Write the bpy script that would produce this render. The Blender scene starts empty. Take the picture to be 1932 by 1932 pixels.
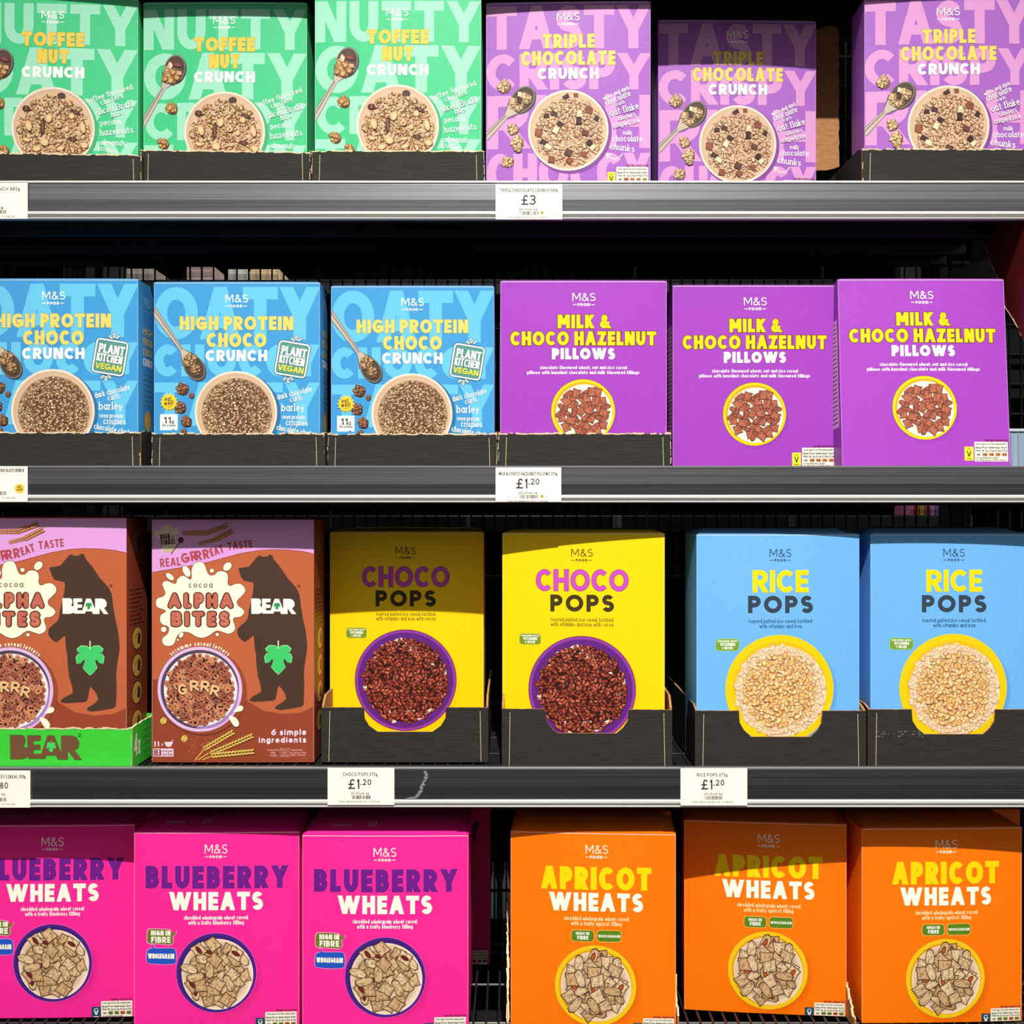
import bpy, math, random
import numpy as np
from mathutils import Vector
from mathutils.geometry import tessellate_polygon

R = math.radians
SC = bpy.context.scene
COL = SC.collection

# ------------------------------------------------------------------ camera, world, lights, exposure
CAMD = 1.3                       # camera stands 1.3 m in front of the price rails
MPP = 0.0006                     # metres per photo pixel on the plane of the price rails
cam_d = bpy.data.cameras.new('camera')
cam_d.sensor_fit = 'HORIZONTAL'; cam_d.sensor_width = 36.0
cam_d.lens = (CAMD / MPP) / 1932 * 36.0
cam_d.clip_start = 0.05; cam_d.clip_end = 50
cam = bpy.data.objects.new('camera', cam_d); COL.objects.link(cam)
cam.location = (0, -CAMD, 0); cam.rotation_euler = (R(90), 0, 0)
SC.camera = cam

world = bpy.data.worlds.new('store_light'); SC.world = world
world.use_nodes = True
wn, wl = world.node_tree.nodes, world.node_tree.links
bg = wn['Background']
tc = wn.new('ShaderNodeTexCoord'); sep = wn.new('ShaderNodeSeparateXYZ'); ramp = wn.new('ShaderNodeValToRGB')
wl.new(tc.outputs['Generated'], sep.inputs[0]); wl.new(sep.outputs['Z'], ramp.inputs[0])
mr = wn.new('ShaderNodeMapRange'); mr.inputs[1].default_value = -1; mr.inputs[2].default_value = 1
wl.new(sep.outputs['Z'], mr.inputs[0]); wl.new(mr.outputs[0], ramp.inputs[0])
e = ramp.color_ramp.elements
e[0].position = 0.0; e[0].color = (0.085, 0.07, 0.062, 1)
e[1].position = 1.0; e[1].color = (0.60, 0.58, 0.54, 1)
k = ramp.color_ramp.elements.new(0.50); k.color = (0.075, 0.073, 0.08, 1)
k = ramp.color_ramp.elements.new(0.585); k.color = (0.36, 0.34, 0.33, 1)
k = ramp.color_ramp.elements.new(0.66); k.color = (0.72, 0.68, 0.62, 1)
wl.new(ramp.outputs[0], bg.inputs[0]); bg.inputs[1].default_value = 0.80

def lamp(name, kind, loc, energy, color=(1, 1, 1), target=None, **kw):
    d = bpy.data.lights.new(name, kind); d.energy = energy; d.color = color
    for a, v in kw.items(): setattr(d, a, v)
    o = bpy.data.objects.new(name, d); COL.objects.link(o); o.location = loc
    if target is not None:
        o.rotation_euler = (Vector(target) - Vector(loc)).to_track_quat('-Z', 'Y').to_euler()
    return o

lamp('ceiling_spotlight', 'SPOT', (0.12, -2.2, 2.6), 850, (1.0, 0.965, 0.91), (0.06, 0.0, -1.5),
     spot_size=R(66), spot_blend=1.0, shadow_soft_size=0.02)
lamp('added_aisle_light', 'POINT', (0.0, 0.55, 0.95), 9, (0.95, 0.98, 1.0), shadow_soft_size=0.1)  # unseen lamp, added to brighten the goods beyond the wire back

SC.view_settings.view_transform = 'Standard'
SC.view_settings.look = 'None'
SC.view_settings.exposure = 0.0
SC.view_settings.gamma = 1.0
SC.view_settings.use_curve_mapping = False

# ------------------------------------------------------------------ helpers
def lin(c):
    c = c / 255.0
    return c / 12.92 if c <= 0.04045 else ((c + 0.055) / 1.055) ** 2.4
def rgb(*c): return tuple(lin(v) for v in c)
def mix(a, b, t): return tuple(a[i] * (1 - t) + b[i] * t for i in range(3))
def mul(a, f): return tuple(min(1.0, v * f) for v in a)

def sY(Y): return MPP * (CAMD + Y) / CAMD          # metres per photo pixel at depth Y
def PX(px, Y): return (px - 966) * sY(Y)
def PZ(py, Y): return (966 - py) * sY(Y)

def material(name, color, rough=0.5, metal=0.0, spec=0.5, noise=0.0, scale=(60, 60, 60), bump=0.0, color2=None):
    m = bpy.data.materials.new(name); m.use_nodes = True
    n, l = m.node_tree.nodes, m.node_tree.links
    b = n['Principled BSDF']
    b.inputs['Base Color'].default_value = (*color, 1)
    b.inputs['Roughness'].default_value = rough; b.inputs['Metallic'].default_value = metal
    b.inputs['Specular IOR Level'].default_value = spec
    if noise or bump:
        t = n.new('ShaderNodeTexCoord'); mp = n.new('ShaderNodeMapping'); mp.inputs['Scale'].default_value = scale
        nz = n.new('ShaderNodeTexNoise'); nz.inputs['Scale'].default_value = 1.0; nz.inputs['Detail'].default_value = 5
        l.new(t.outputs['Object'], mp.inputs[0]); l.new(mp.outputs[0], nz.inputs[0])
        if noise:
            r = n.new('ShaderNodeValToRGB')
            c2 = color2 or mul(color, 1 + noise)
            r.color_ramp.elements[0].color = (*mul(color, 1 - noise), 1); r.color_ramp.elements[1].color = (*c2, 1)
            r.color_ramp.elements[0].position = 0.3; r.color_ramp.elements[1].position = 0.7
            l.new(nz.outputs['Fac'], r.inputs[0]); l.new(r.outputs[0], b.inputs['Base Color'])
        if bump:
            bp = n.new('ShaderNodeBump'); bp.inputs['Strength'].default_value = bump; bp.inputs['Distance'].default_value = 0.001
            l.new(nz.outputs['Fac'], bp.inputs['Height']); l.new(bp.outputs[0], b.inputs['Normal'])
    return m

def ink_material():
    m = bpy.data.materials.new('printed_ink'); m.use_nodes = True
    n, l = m.node_tree.nodes, m.node_tree.links
    b = n['Principled BSDF']; b.inputs['Roughness'].default_value = 0.5; b.inputs['Specular IOR Level'].default_value = 0.25
    a = n.new('ShaderNodeAttribute'); a.attribute_name = 'ink'
    t = n.new('ShaderNodeTexCoord'); nz = n.new('ShaderNodeTexNoise'); nz.inputs['Scale'].default_value = 900; nz.inputs['Detail'].default_value = 2
    l.new(t.outputs['Object'], nz.inputs[0])
    mr_ = n.new('ShaderNodeMapRange'); mr_.inputs[1].default_value = 0.3; mr_.inputs[2].default_value = 0.7
    mr_.inputs[3].default_value = 0.94; mr_.inputs[4].default_value = 1.04
    l.new(nz.outputs['Fac'], mr_.inputs[0])
    mx = n.new('ShaderNodeVectorMath'); mx.operation = 'SCALE'
    l.new(a.outputs['Color'], mx.inputs[0]); l.new(mr_.outputs[0], mx.inputs['Scale'])
    l.new(mx.outputs[0], b.inputs['Base Color'])
    return m
INK = ink_material()

def obj(name, verts, faces, mats, parent=None, loc=(0, 0, 0), fmat=None, smooth=False):
    me = bpy.data.meshes.new(name); me.from_pydata([tuple(v) for v in verts], [], faces)
    for m in (mats if isinstance(mats, (list, tuple)) else [mats]): me.materials.append(m)
    if fmat is not None: me.polygons.foreach_set('material_index', fmat)
    if smooth: me.polygons.foreach_set('use_smooth', [True] * len(me.polygons))
    me.update()
    o = bpy.data.objects.new(name, me); COL.objects.link(o); o.location = loc
    if parent is not None: o.parent = parent
    return o

def thing(name, label, cat, loc=(0, 0, 0), rotz=0.0, group=None):
    o = bpy.data.objects.new(name, None); COL.objects.link(o); o.empty_display_size = 0.02
    o.location = loc; o.rotation_euler = (0, 0, rotz)
    tag(o, label, cat, group); return o
def tag(o, label, cat, group=None):
    o['label'] = label; o['category'] = cat
    if group: o['group'] = group

class MB:                                            # collects shapes into one mesh
    def __init__(s): s.v = []; s.f = []; s.m = []
    def add(s, v, f, m=0):
        k = len(s.v); s.v += [tuple(p) for p in v]; s.f += [tuple(i + k for i in q) for q in f]; s.m += [m] * len(f)
    def box(s, x0, x1, y0, y1, z0, z1, m=0):
        v = [(x, y, z) for x in (x0, x1) for y in (y0, y1) for z in (z0, z1)]
        s.add(v, [(0, 1, 3, 2), (4, 6, 7, 5), (0, 4, 5, 1), (2, 3, 7, 6), (0, 2, 6, 4), (1, 5, 7, 3)], m)
    def bbox(s, x0, x1, y0, y1, z0, z1, b=0.001, m=0):  # box with chamfered edges
        X, Yv, Z = (x0, x1), (y0, y1), (z0, z1); v = []; idx = {}
        for i in (0, 1):
            for j in (0, 1):
                for q in (0, 1):
                    sx, sy, sz = (b, -b)[i], (b, -b)[j], (b, -b)[q]
                    for a in range(3):
                        p = [X[i] + sx, Yv[j] + sy, Z[q] + sz]; p[a] = (X[i], Yv[j], Z[q])[a]
                        idx[i, j, q, a] = len(v); v.append(tuple(p))
        f = []
        for a in range(3):
            o1, o2 = [t for t in range(3) if t != a]
            for side in (0, 1):
                c = []
                for (p, q) in ((0, 0), (1, 0), (1, 1), (0, 1)):
                    key = [0, 0, 0]; key[a] = side; key[o1] = p; key[o2] = q; c.append(idx[(*key, a)])
                f.append(tuple(c))
            for p in (0, 1):
                for q in (0, 1):
                    k0 = [0, 0, 0]; k0[o1] = p; k0[o2] = q; k1 = list(k0); k1[a] = 1
                    f.append((idx[(*k0, o1)], idx[(*k1, o1)], idx[(*k1, o2)], idx[(*k0, o2)]))
        for i in (0, 1):
            for j in (0, 1):
                for q in (0, 1): f.append((idx[i, j, q, 0], idx[i, j, q, 1], idx[i, j, q, 2]))
        s.add(v, f, m)
    def rod(s, p, q, r, n=6, m=0):
        p, q = Vector(p), Vector(q); d = (q - p).normalized()
        a = d.orthogonal().normalized(); b = d.cross(a); v = []
        for c in (p, q):
            for i in range(n):
                t = 2 * math.pi * i / n; v.append(tuple(c + (a * math.cos(t) + b * math.sin(t)) * r))
        f = [(i, (i + 1) % n, n + (i + 1) % n, n + i) for i in range(n)] + [tuple(range(n))[::-1], tuple(range(n, 2 * n))]
        s.add(v, f, m)
    def extrude(s, outline, to3, th, m_front=0, m_back=0, m_edge=0):   # flat outline given thickness; to3(u,v,w)
        n = len(outline)
        tri = tessellate_polygon([[Vector((u, v, 0)) for u, v in outline]])
        v = [to3(u, w, 0) for u, w in outline] + [to3(u, w, th) for u, w in outline]
        s.add(v, [tuple(t) for t in tri], m_front)
        s.add(v, [tuple(i + n for i in t) for t in tri], m_back)
        s.add(v, [(i, (i + 1) % n, n + (i + 1) % n, n + i) for i in range(n)], m_edge)
    def build(s, name, mats, parent=None, loc=(0, 0, 0), smooth=False):
        return obj(name, s.v, s.f, mats, parent, loc, s.m, smooth)

# ------------------------------------------------------------------ stroke lettering
def arc(cx, cy, rx, ry, a0, a1, n=None):
    n = n or max(4, int(abs(a1 - a0) / 14))
    return [(cx + rx * math.cos(R(a0 + (a1 - a0) * i / n)), cy + ry * math.sin(R(a0 + (a1 - a0) * i / n))) for i in range(n + 1)]
def ell(cx, cy, rx, ry): return arc(cx, cy, rx, ry, 90, 450, 26)
def smooth_open(p, k=5):
    out = []
    for i in range(len(p) - 1):
        p0 = p[max(i - 1, 0)]; p1 = p[i]; p2 = p[i + 1]; p3 = p[min(i + 2, len(p) - 1)]
        for j in range(k):
            t = j / k
            out.append(tuple(0.5 * (2 * p1[a] + (p2[a] - p0[a]) * t + (2 * p0[a] - 5 * p1[a] + 4 * p2[a] - p3[a]) * t * t
                                    + (3 * p1[a] - p0[a] - 3 * p2[a] + p3[a]) * t ** 3) for a in (0, 1)))
    out.append(p[-1]); return out
def smooth_closed(p, k=4):
    n = len(p); out = []
    for i in range(n):
        p0, p1, p2, p3 = p[i - 1], p[i], p[(i + 1) % n], p[(i + 2) % n]
        for j in range(k):
            t = j / k
            out.append(tuple(0.5 * (2 * p1[a] + (p2[a] - p0[a]) * t + (2 * p0[a] - 5 * p1[a] + 4 * p2[a] - p3[a]) * t * t
                                    + (3 * p1[a] - p0[a] - 3 * p2[a] + p3[a]) * t ** 3) for a in (0, 1)))
    return out

V = [(0, 0), (0, 1)]
X_ = 0.66
BOWL = ell(.5, .33, .5, .33)
G = {
 'A': (.92, [[(0, 0), (.5, 1)], [(1, 0), (.5, 1)], [(.2, .28), (.8, .28)]]),
 'B': (.72, [V, [(0, 1), (.5, 1)] + arc(.5, .765, .42, .235, 90, -90) + [(0, .53)], [(0, .53), (.55, .53)] + arc(.55, .265, .45, .265, 90, -90) + [(0, 0)]]),
 'C': (.84, [arc(.56, .5, .56, .5, 42, 318)]),
 'D': (.85, [V, [(0, 1), (.4, 1)] + arc(.4, .5, .6, .5, 90, -90) + [(0, 0)]]),
 'E': (.62, [V, [(0, 1), (1, 1)], [(0, .5), (.9, .5)], [(0, 0), (1, 0)]]),
 'F': (.6, [V, [(0, 1), (1, 1)], [(0, .5), (.85, .5)]]),
 'G': (.95, [arc(.52, .5, .52, .5, 42, 330), [(.58, .45), (1, .45), (1, .14)]]),
 'H': (.8, [V, [(1, 0), (1, 1)], [(0, .5), (1, .5)]]),
 'I': (0, [V]),
 'J': (.5, [[(1, 1), (1, .3)] + arc(.5, .3, .5, .3, 0, -150)]),
 'K': (.78, [V, [(.05, .4), (1, 1)], [(.32, .58), (1, 0)]]),
 'L': (.58, [V, [(0, 0), (1, 0)]]),
 'M': (1.02, [V, [(1, 0), (1, 1)], [(.05, 1), (.5, .22)], [(.95, 1), (.5, .22)]]),
 'N': (.84, [V, [(1, 0), (1, 1)], [(.08, 1), (.92, 0)]]),
 'O': (1.0, [ell(.5, .5, .5, .5)]),
 'P': (.7, [V, [(0, 1), (.5, 1)] + arc(.5, .72, .5, .28, 90, -90) + [(0, .44)]]),
 'R': (.76, [V, [(0, 1), (.5, 1)] + arc(.5, .72, .46, .28, 90, -90) + [(0, .44)], [(.42, .44), (1, 0)]]),
 'S': (.68, [arc(.5, .755, .47, .245, 25, 270) + arc(.5, .25, .5, .26, 90, -155)[1:]]),
 'T': (.8, [[(0, 1), (1, 1)], [(.5, 0), (.5, 1)]]),
 'U': (.78, [[(0, 1), (0, .42)] + arc(.5, .42, .5, .42, 180, 360)[1:] + [(1, 1)]]),
 'V': (.9, [[(0, 1), (.5, 0)], [(1, 1), (.5, 0)]]),
 'W': (1.42, [[(0, 1), (.27, 0)], [(.5, 1), (.27, 0)], [(.5, 1), (.73, 0)], [(1, 1), (.73, 0)]]),
 'X': (.85, [[(0, 1), (1, 0)], [(1, 1), (0, 0)]]),
 'Y': (.9, [[(0, 1), (.5, .42)], [(1, 1), (.5, .42)], [(.5, .5), (.5, 0)]]),
 'Z': (.75, [[(0, 1), (1, 1)], [(.92, 1), (.08, 0)], [(0, 0), (1, 0)]]),
 '&': (.85, [smooth_open([(1, 0), (.62, .36), (.26, .70), (.24, .88), (.42, 1), (.60, .9), (.58, .74), (.32, .53), (.05, .32), (.06, .1), (.32, 0), (.62, .06), (.86, .3), (.94, .48)])]),
 '0': (.62, [ell(.5, .5, .5, .5)]), '1': (.3, [[(1, 0), (1, 1)], [(1, .97), (0, .76)]]),
 '2': (.6, [smooth_open([(.02, .76), (.12, .93), (.45, 1), (.85, .9), (.95, .68), (.7, .42), (0, 0)]), [(0, 0), (1, 0)]]),
 '3': (.6, [arc(.45, .76, .5, .24, 150, -90), arc(.42, .27, .55, .27, 90, -150)]),
 '4': (.68, [[(.78, 0), (.78, 1)], [(.74, 1), (0, .28)], [(0, .28), (1, .28)]]),
 '5': (.6, [[(.9, 1), (.12, 1), (.08, .58)] + arc(.42, .32, .55, .32, 110, -150)]),
 '6': (.62, [smooth_open([(.85, 1), (.4, .8), (.1, .5), (.02, .3)]), ell(.5, .3, .5, .3)]),
 '7': (.6, [[(0, 1), (1, 1)], [(.95, 1), (.35, 0)]]),
 '8': (.62, [ell(.5, .76, .42, .24), ell(.5, .27, .5, .27)]),
 '9': (.62, [ell(.5, .7, .5, .3), smooth_open([(.98, .7), (.9, .45), (.6, .2), (.2, 0)])]),
 '£': (.62, [smooth_open([(.95, .84), (.82, .97), (.55, 1), (.34, .82), (.36, .5), (.34, .2), (.15, .02)]), [(0, 0), (1, 0)], [(.02, .48), (.78, .48)]]),
 '.': (0, [[(0, 0), (0, .05)]]), ',': (0, [[(0, -.12), (0, .05)]]), '!': (0, [[(0, .35), (0, 1)], [(0, 0), (0, .06)]]),
 '+': (.6, [[(.5, .2), (.5, .8)], [(0, .5), (1, .5)]]), '-': (.5, [[(0, .45), (1, .45)]]), '/': (.45, [[(0, 0), (1, 1)]]),
 "'": (0, [[(0, .8), (0, 1)]]), ':': (0, [[(0, .1), (0, .15)], [(0, .5), (0, .55)]]), '%': (.7, [ell(.2, .8, .2, .2), ell(.8, .2, .2, .2), [(.1, 0), (.9, 1)]]),
 'a': (.5, [BOWL, [(1, 0), (1, X_)]]), 'b': (.52, [V, BOWL]), 'c': (.46, [arc(.55, .33, .55, .33, 45, 315)]),
 'd': (.52, [BOWL, [(1, 0), (1, 1)]]), 'e': (.52, [[(.02, .35), (.98, .35)] + arc(.5, .33, .5, .33, 5, 320)]),
 'f': (.34, [[(.35, 0), (.35, .76)] + arc(.8, .76, .45, .24, 180, 60), [(0, X_), (.9, X_)]]),
 'g': (.52, [BOWL, [(1, X_), (1, -.08)] + arc(.5, -.08, .5, .2, 0, -150)]),
 'h': (.48, [V, [(0, .36)] + arc(.5, .36, .5, .3, 180, 0) + [(1, 0)]]), 'i': (0, [[(0, 0), (0, X_)], [(0, .9), (0, .95)]]),
 'j': (.2, [[(1, X_), (1, -.2)]]), 'k': (.48, [V, [(.05, .26), (1, X_)], [(.3, .38), (1, 0)]]), 'l': (0, [V]),
 'm': (.82, [[(0, 0), (0, X_)], [(0, .4)] + arc(.25, .4, .25, .26, 180, 0) + [(.5, 0)], [(.5, .4)] + arc(.75, .4, .25, .26, 180, 0) + [(1, 0)]]),
 'n': (.48, [[(0, 0), (0, X_)], [(0, .36)] + arc(.5, .36, .5, .3, 180, 0) + [(1, 0)]]), 'o': (.54, [BOWL]),
 'p': (.52, [[(0, -.3), (0, X_)], BOWL]), 'q': (.52, [[(1, -.3), (1, X_)], BOWL]), 'r': (.32, [[(0, 0), (0, X_)], [(0, .34)] + arc(.6, .34, .6, .32, 180, 50)]),
 's': (.42, [arc(.5, .5, .45, .165, 25, 270) + arc(.5, .165, .5, .17, 90, -155)[1:]]),
 't': (.32, [[(.4, .9), (.4, .18)] + arc(.85, .18, .45, .18, 180, 290), [(0, X_), (1, X_)]]),
 'u': (.48, [[(0, X_), (0, .3)] + arc(.5, .3, .5, .3, 180, 360) + [(1, X_)], [(1, 0), (1, X_)]]),
 'v': (.48, [[(0, X_), (.5, 0)], [(1, X_), (.5, 0)]]), 'w': (.72, [[(0, X_), (.27, 0)], [(.5, .6), (.27, 0)], [(.5, .6), (.73, 0)], [(1, X_), (.73, 0)]]),
 'x': (.48, [[(0, 0), (1, X_)], [(1, 0), (0, X_)]]), 'y': (.48, [[(0, X_), (.5, 0)], [(1, X_), (.25, -.3)]]),
 'z': (.46, [[(0, X_), (1, X_)], [(1, X_), (0, 0)], [(0, 0), (1, 0)]]),
}

def ribbon(pts, t, ycut=None, rnd_cap=False):
    """quads along a polyline (y down px). ycut=(top,bottom): diagonal ends are cut level there; other ends are square."""
    P = [pts[0]]
    for p in pts[1:]:
        if math.hypot(p[0] - P[-1][0], p[1] - P[-1][1]) > 1e-6: P.append(p)
    if len(P) < 2: P.append((P[0][0], P[0][1] + 1e-3))
    if ycut and not rnd_cap and len(P) == 2:            # slanting strokes run out to the cap line or baseline
        dx_, dy_ = abs(P[1][0] - P[0][0]), abs(P[1][1] - P[0][1]); q_ = math.hypot(dx_, dy_)
        if q_ > 0 and dx_ / q_ > .12 and dy_ / q_ > .35:
            P = [(x, min(ycut, key=lambda c_: abs(c_ - y)) if min(abs(c_ - y) for c_ in ycut) < t * .75 else y) for x, y in P]
    closed = math.hypot(P[0][0] - P[-1][0], P[0][1] - P[-1][1]) < 1e-4 and len(P) > 3
    n = len(P); h = t / 2; L, Rr = [], []
    def d(i, j):
        x, y = P[j][0] - P[i][0], P[j][1] - P[i][1]; q = math.hypot(x, y) or 1; return x / q, y / q
    for i in range(n):
        if closed and i in (0, n - 1): a, b = d(n - 2, n - 1), d(0, 1)
        else: a = d(i - 1, i) if i else d(0, 1); b = d(i, i + 1) if i < n - 1 else a
        tx, ty = a[0] + b[0], a[1] + b[1]; q = math.hypot(tx, ty) or 1; tx, ty = tx / q, ty / q
        c = max(0.5, tx * a[0] + ty * a[1]); w = h / c
        x, y = P[i]
        l = [x - ty * w, y + tx * w]; r = [x + ty * w, y - tx * w]
        if not closed and i in (0, n - 1):
            ex, ey = (-a[0], -a[1]) if i == 0 else a
            diag = abs(ex) > 0.12 and abs(ey) > 0.35
            if ycut and diag and not rnd_cap:
                yc = ycut[0] if ey < 0 else ycut[1]
                if abs(y - yc) < t * 0.75:
                    for s in (l, r):
                        k_ = (yc - s[1]) / ey; s[0] += ex * k_; s[1] = yc
            elif rnd_cap: pass
            elif not diag or ycut is None:
                for s in (l, r): s[0] += ex * h; s[1] += ey * h
        L.append(tuple(l)); Rr.append(tuple(r))
    v = L + Rr
    f = []
    for i in range(n - 1): f += [(i, i + 1, n + i + 1), (i, n + i + 1, n + i)]
    if rnd_cap and not closed:
        for p_ in (P[0], P[-1]):
            o_ = len(v); v = v + [p_] + [(p_[0] + h * math.cos(2 * math.pi * j / 12), p_[1] + h * math.sin(2 * math.pi * j / 12)) for j in range(12)]
            f += [(o_, o_ + 1 + j, o_ + 1 + (j + 1) % 12) for j in range(12)]
    return v, f

def text_groups(s, x0, x1, yt, yb, t, gap=0.13, serif=0.0, rc=False):
    """lettering fitted in x0..x1, cap top yt, baseline yb (y down)"""
    h = yb - yt
    items = []; nat = 0; fixed = 0
    for i, ch in enumerate(s):
        if ch == ' ': nat += 0.34 * h; items.append(None); continue
        w, st = G.get(ch, G['o'])
        items.append((w, st)); nat += w * h
        if w * h < t: fixed += t - w * h
        if i < len(s) - 1: nat += gap * h
    k = (x1 - x0 - fixed) / max(nat, 1e-6)
    x = x0; groups = {}
    def put(j, v, f):
        vv, ff = groups.setdefault(j, ([], [])); o = len(vv); vv += v; ff += [tuple(a + o for a in q) for q in f]
    for i, it in enumerate(items):
        if it is None: x += 0.34 * h * k; continue
        w, st = it; W = max(w * h * k, t)
        for j, pl in enumerate(st):
            pts = [(x + t / 2 + u * (W - t), yb - (t / 2 + v * (h - t))) for u, v in pl]
            put(j, *ribbon(pts, t, (yt, yb), rc))
            if serif and len(pl) >= 2:
                for (a, b) in ((pl[0], pl[1]), (pl[-1], pl[-2])):
                    if abs(a[0] - b[0]) < 1e-6 and abs(a[1] - b[1]) > .25 and a[1] <= X_ + .35:
                        cx, cy = x + t / 2 + a[0] * (W - t), yb - (t / 2 + a[1] * (h - t))
                        q = h * serif; lo = -q; hi = q if a[1] < .1 else 0
                        put(9, *ribbon([(cx + lo, cy), (cx + hi, cy)], t * .75))
        x += W + gap * h * k
    return [groups[j] for j in sorted(groups)]
def text_shape(*a, **k):
    v, f = [], []
    for gv, gf in text_groups(*a, **k):
        o = len(v); v += gv; f += [tuple(i + o for i in q) for q in gf]
    return v, f

# ------------------------------------------------------------------ printed artwork
class Print:
    """flat printed art: shapes in photo pixels of one reference carton, stacked in micro layers, split in named parts"""
    def __init__(s): s.sh = []; s.o = (0, 0); s.k = 1.0; s.part = 'printed_lettering'; s.rnd = random.Random(7)
    def crop(s, ox, oy, k): s.o = (ox, oy); s.k = k; return s
    def raw(s, v, f, c):
        ox, oy = s.o; k = s.k
        v = [(ox + x / k, oy + y / k) for x, y in v]
        cols = c if isinstance(c, list) else [c] * len(v)
        s.sh.append((s.part, v, f, cols))
    # primitives
    def poly(s, pts, c, smooth=0):
        if smooth: pts = smooth_closed(pts, smooth)
        tri = tessellate_polygon([[Vector((x, y, 0)) for x, y in pts]])
        s.raw(pts, [tuple(t) for t in tri], c)
    def rect(s, x0, y0, x1, y1, c): s.poly([(x0, y0), (x1, y0), (x1, y1), (x0, y1)], c)
    def rrect(s, x0, y0, x1, y1, r, c):
        p = arc(x1 - r, y1 - r, r, r, 0, 90) + arc(x0 + r, y1 - r, r, r, 90, 180) + arc(x0 + r, y0 + r, r, r, 180, 270) + arc(x1 - r, y0 + r, r, r, 270, 360)
        s.poly(p, c)
    def disc(s, cx, cy, rx, ry, c, rim=None, rot=0, n=40, rings=None):
        rings = rings or max(1, int(max(rx, ry) / s.k / 14)); rim = rim or c
        ca, sa = math.cos(R(rot)), math.sin(R(rot)); v = [(cx, cy)]; col = [c]; f = []
        for q in range(1, rings + 1):
            for i in range(n):
                t = 2 * math.pi * i / n; x, y = rx * q / rings * math.cos(t), ry * q / rings * math.sin(t)
                v.append((cx + x * ca - y * sa, cy + x * sa + y * ca)); col.append(mix(c, rim, (q / rings) ** 3))
        for i in range(n): f.append((0, 1 + i, 1 + (i + 1) % n))
        for q in range(rings - 1):
            a, b = 1 + q * n, 1 + (q + 1) * n
            for i in range(n):
                j = (i + 1) % n; f += [(a + i, b + i, b + j), (a + i, b + j, a + j)]
        s.raw(v, f, col)
    def blob(s, cx, cy, rx, ry, rot, c, rim, n=8, jit=.2):
        ca, sa = math.cos(rot), math.sin(rot); v = [(cx, cy)]; col = [c]
        for i in range(n):
            t = 2 * math.pi * i / n; q = 1 + s.rnd.uniform(-jit, jit); x, y = rx * q * math.cos(t), ry * q * math.sin(t)
            v.append((cx + x * ca - y * sa, cy + x * sa + y * ca)); col.append(mul(rim, s.rnd.uniform(.8, 1.2)))
        s.raw(v, [(0, 1 + i, 1 + (i + 1) % n) for i in range(n)], col)
    def line(s, pts, t, c): v, f = ribbon(pts, t); s.raw(v, f, c)
    def text(s, st, x0, x1, yt, yb, t, c, out=None, ow=0, gap=.13, serif=0, rc=False):
        if out is not None:
            t *= .88; ow *= .8
            for v, f in text_groups(st, x0 - ow, x1 + ow, yt - ow, yb + ow, t + 2 * ow, max(.02, gap - 2 * ow / (yb - yt)), serif, rc): s.raw(v, f, out)
        for v, f in text_groups(st, x0, x1, yt, yb, t, gap, serif, rc): s.raw(v, f, c)
    def tline(s, st, a, b, h, t, c, gap=.14, serif=.09, out=None, ow=0):
        L = math.hypot(b[0] - a[0], b[1] - a[1]); ca, sa = (b[0] - a[0]) / L, (b[1] - a[1]) / L
        for col, tt in ((out, t + 2 * ow), (c, t)):
            if col is None: continue
            for v, f in text_groups(st, 0, L, -h, 0, tt, gap, serif): s.raw([(a[0] + x * ca - y * sa, a[1] + x * sa + y * ca) for x, y in v], f, col)
    def tarc(s, st, cx, cy, r, a0, a1, h, t, c):
        adv = [.34 * h if ch == ' ' else max(G[ch][0] * h, t) + .2 * h for ch in st]; tot = sum(adv); pos = 0
        for ch, ad in zip(st, adv):
            a = R(a0 + (a1 - a0) * (pos + ad / 2) / tot); pos += ad
            if ch == ' ': continue
            w = G[ch][0] * h
            px, py = cx + r * math.sin(a), cy - r * math.cos(a); ca, sa = math.cos(a), math.sin(a)
            for v, f in text_groups(ch, -max(w, t) / 2, max(w, t) / 2, -h, 0, t): s.raw([(px + x * ca - y * sa, py + x * sa + y * ca) for x, y in v], f, c)
    # pictures
    def cluster(s, cx, cy, r, cl, cd, n=14, br=.3):
        s.blob(cx + r * .16, cy + r * .2, r * .98, r * .96, 0, mul(cd, .8), mul(cd, .8), 12, .1); s.blob(cx, cy, r * .92, r * .9, 0, mix(cl, cd, .45), mix(cl, cd, .7), 12, .1); br *= 1.1
        for i in range(n):
            a = s.rnd.uniform(0, 6.3); q = r * math.sqrt(s.rnd.random()) * .82
            x, y = cx + q * math.cos(a), cy + q * math.sin(a); w = r * br * s.rnd.uniform(.75, 1.25)
            s.blob(x, y, w * 1.22, w * 1.0, a, cd, cd, 7, .15)
            s.blob(x - w * .1, y - w * .12, w, w * .75, a, mul(cl, s.rnd.uniform(.85, 1.15)), mix(cl, cd, .45), 7, .2)
    def bowl(s, cx, cy, r, rim, inner, well, ri=.93, off=(0, 0), edge=None):
        if edge: s.disc(cx, cy, r * 1.012, r * 1.012, edge, n=64)
        s.disc(cx, cy, r, r, rim, mul(rim, .92), n=64)
        s.disc(cx + off[0], cy + off[1], r * ri, r * ri, inner, inner, n=64)
        if well: s.disc(cx + off[0] + r * .03, cy + off[1] + r * .035, r * (ri - .045), r * (ri - .045), well, well, n=64)
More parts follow.
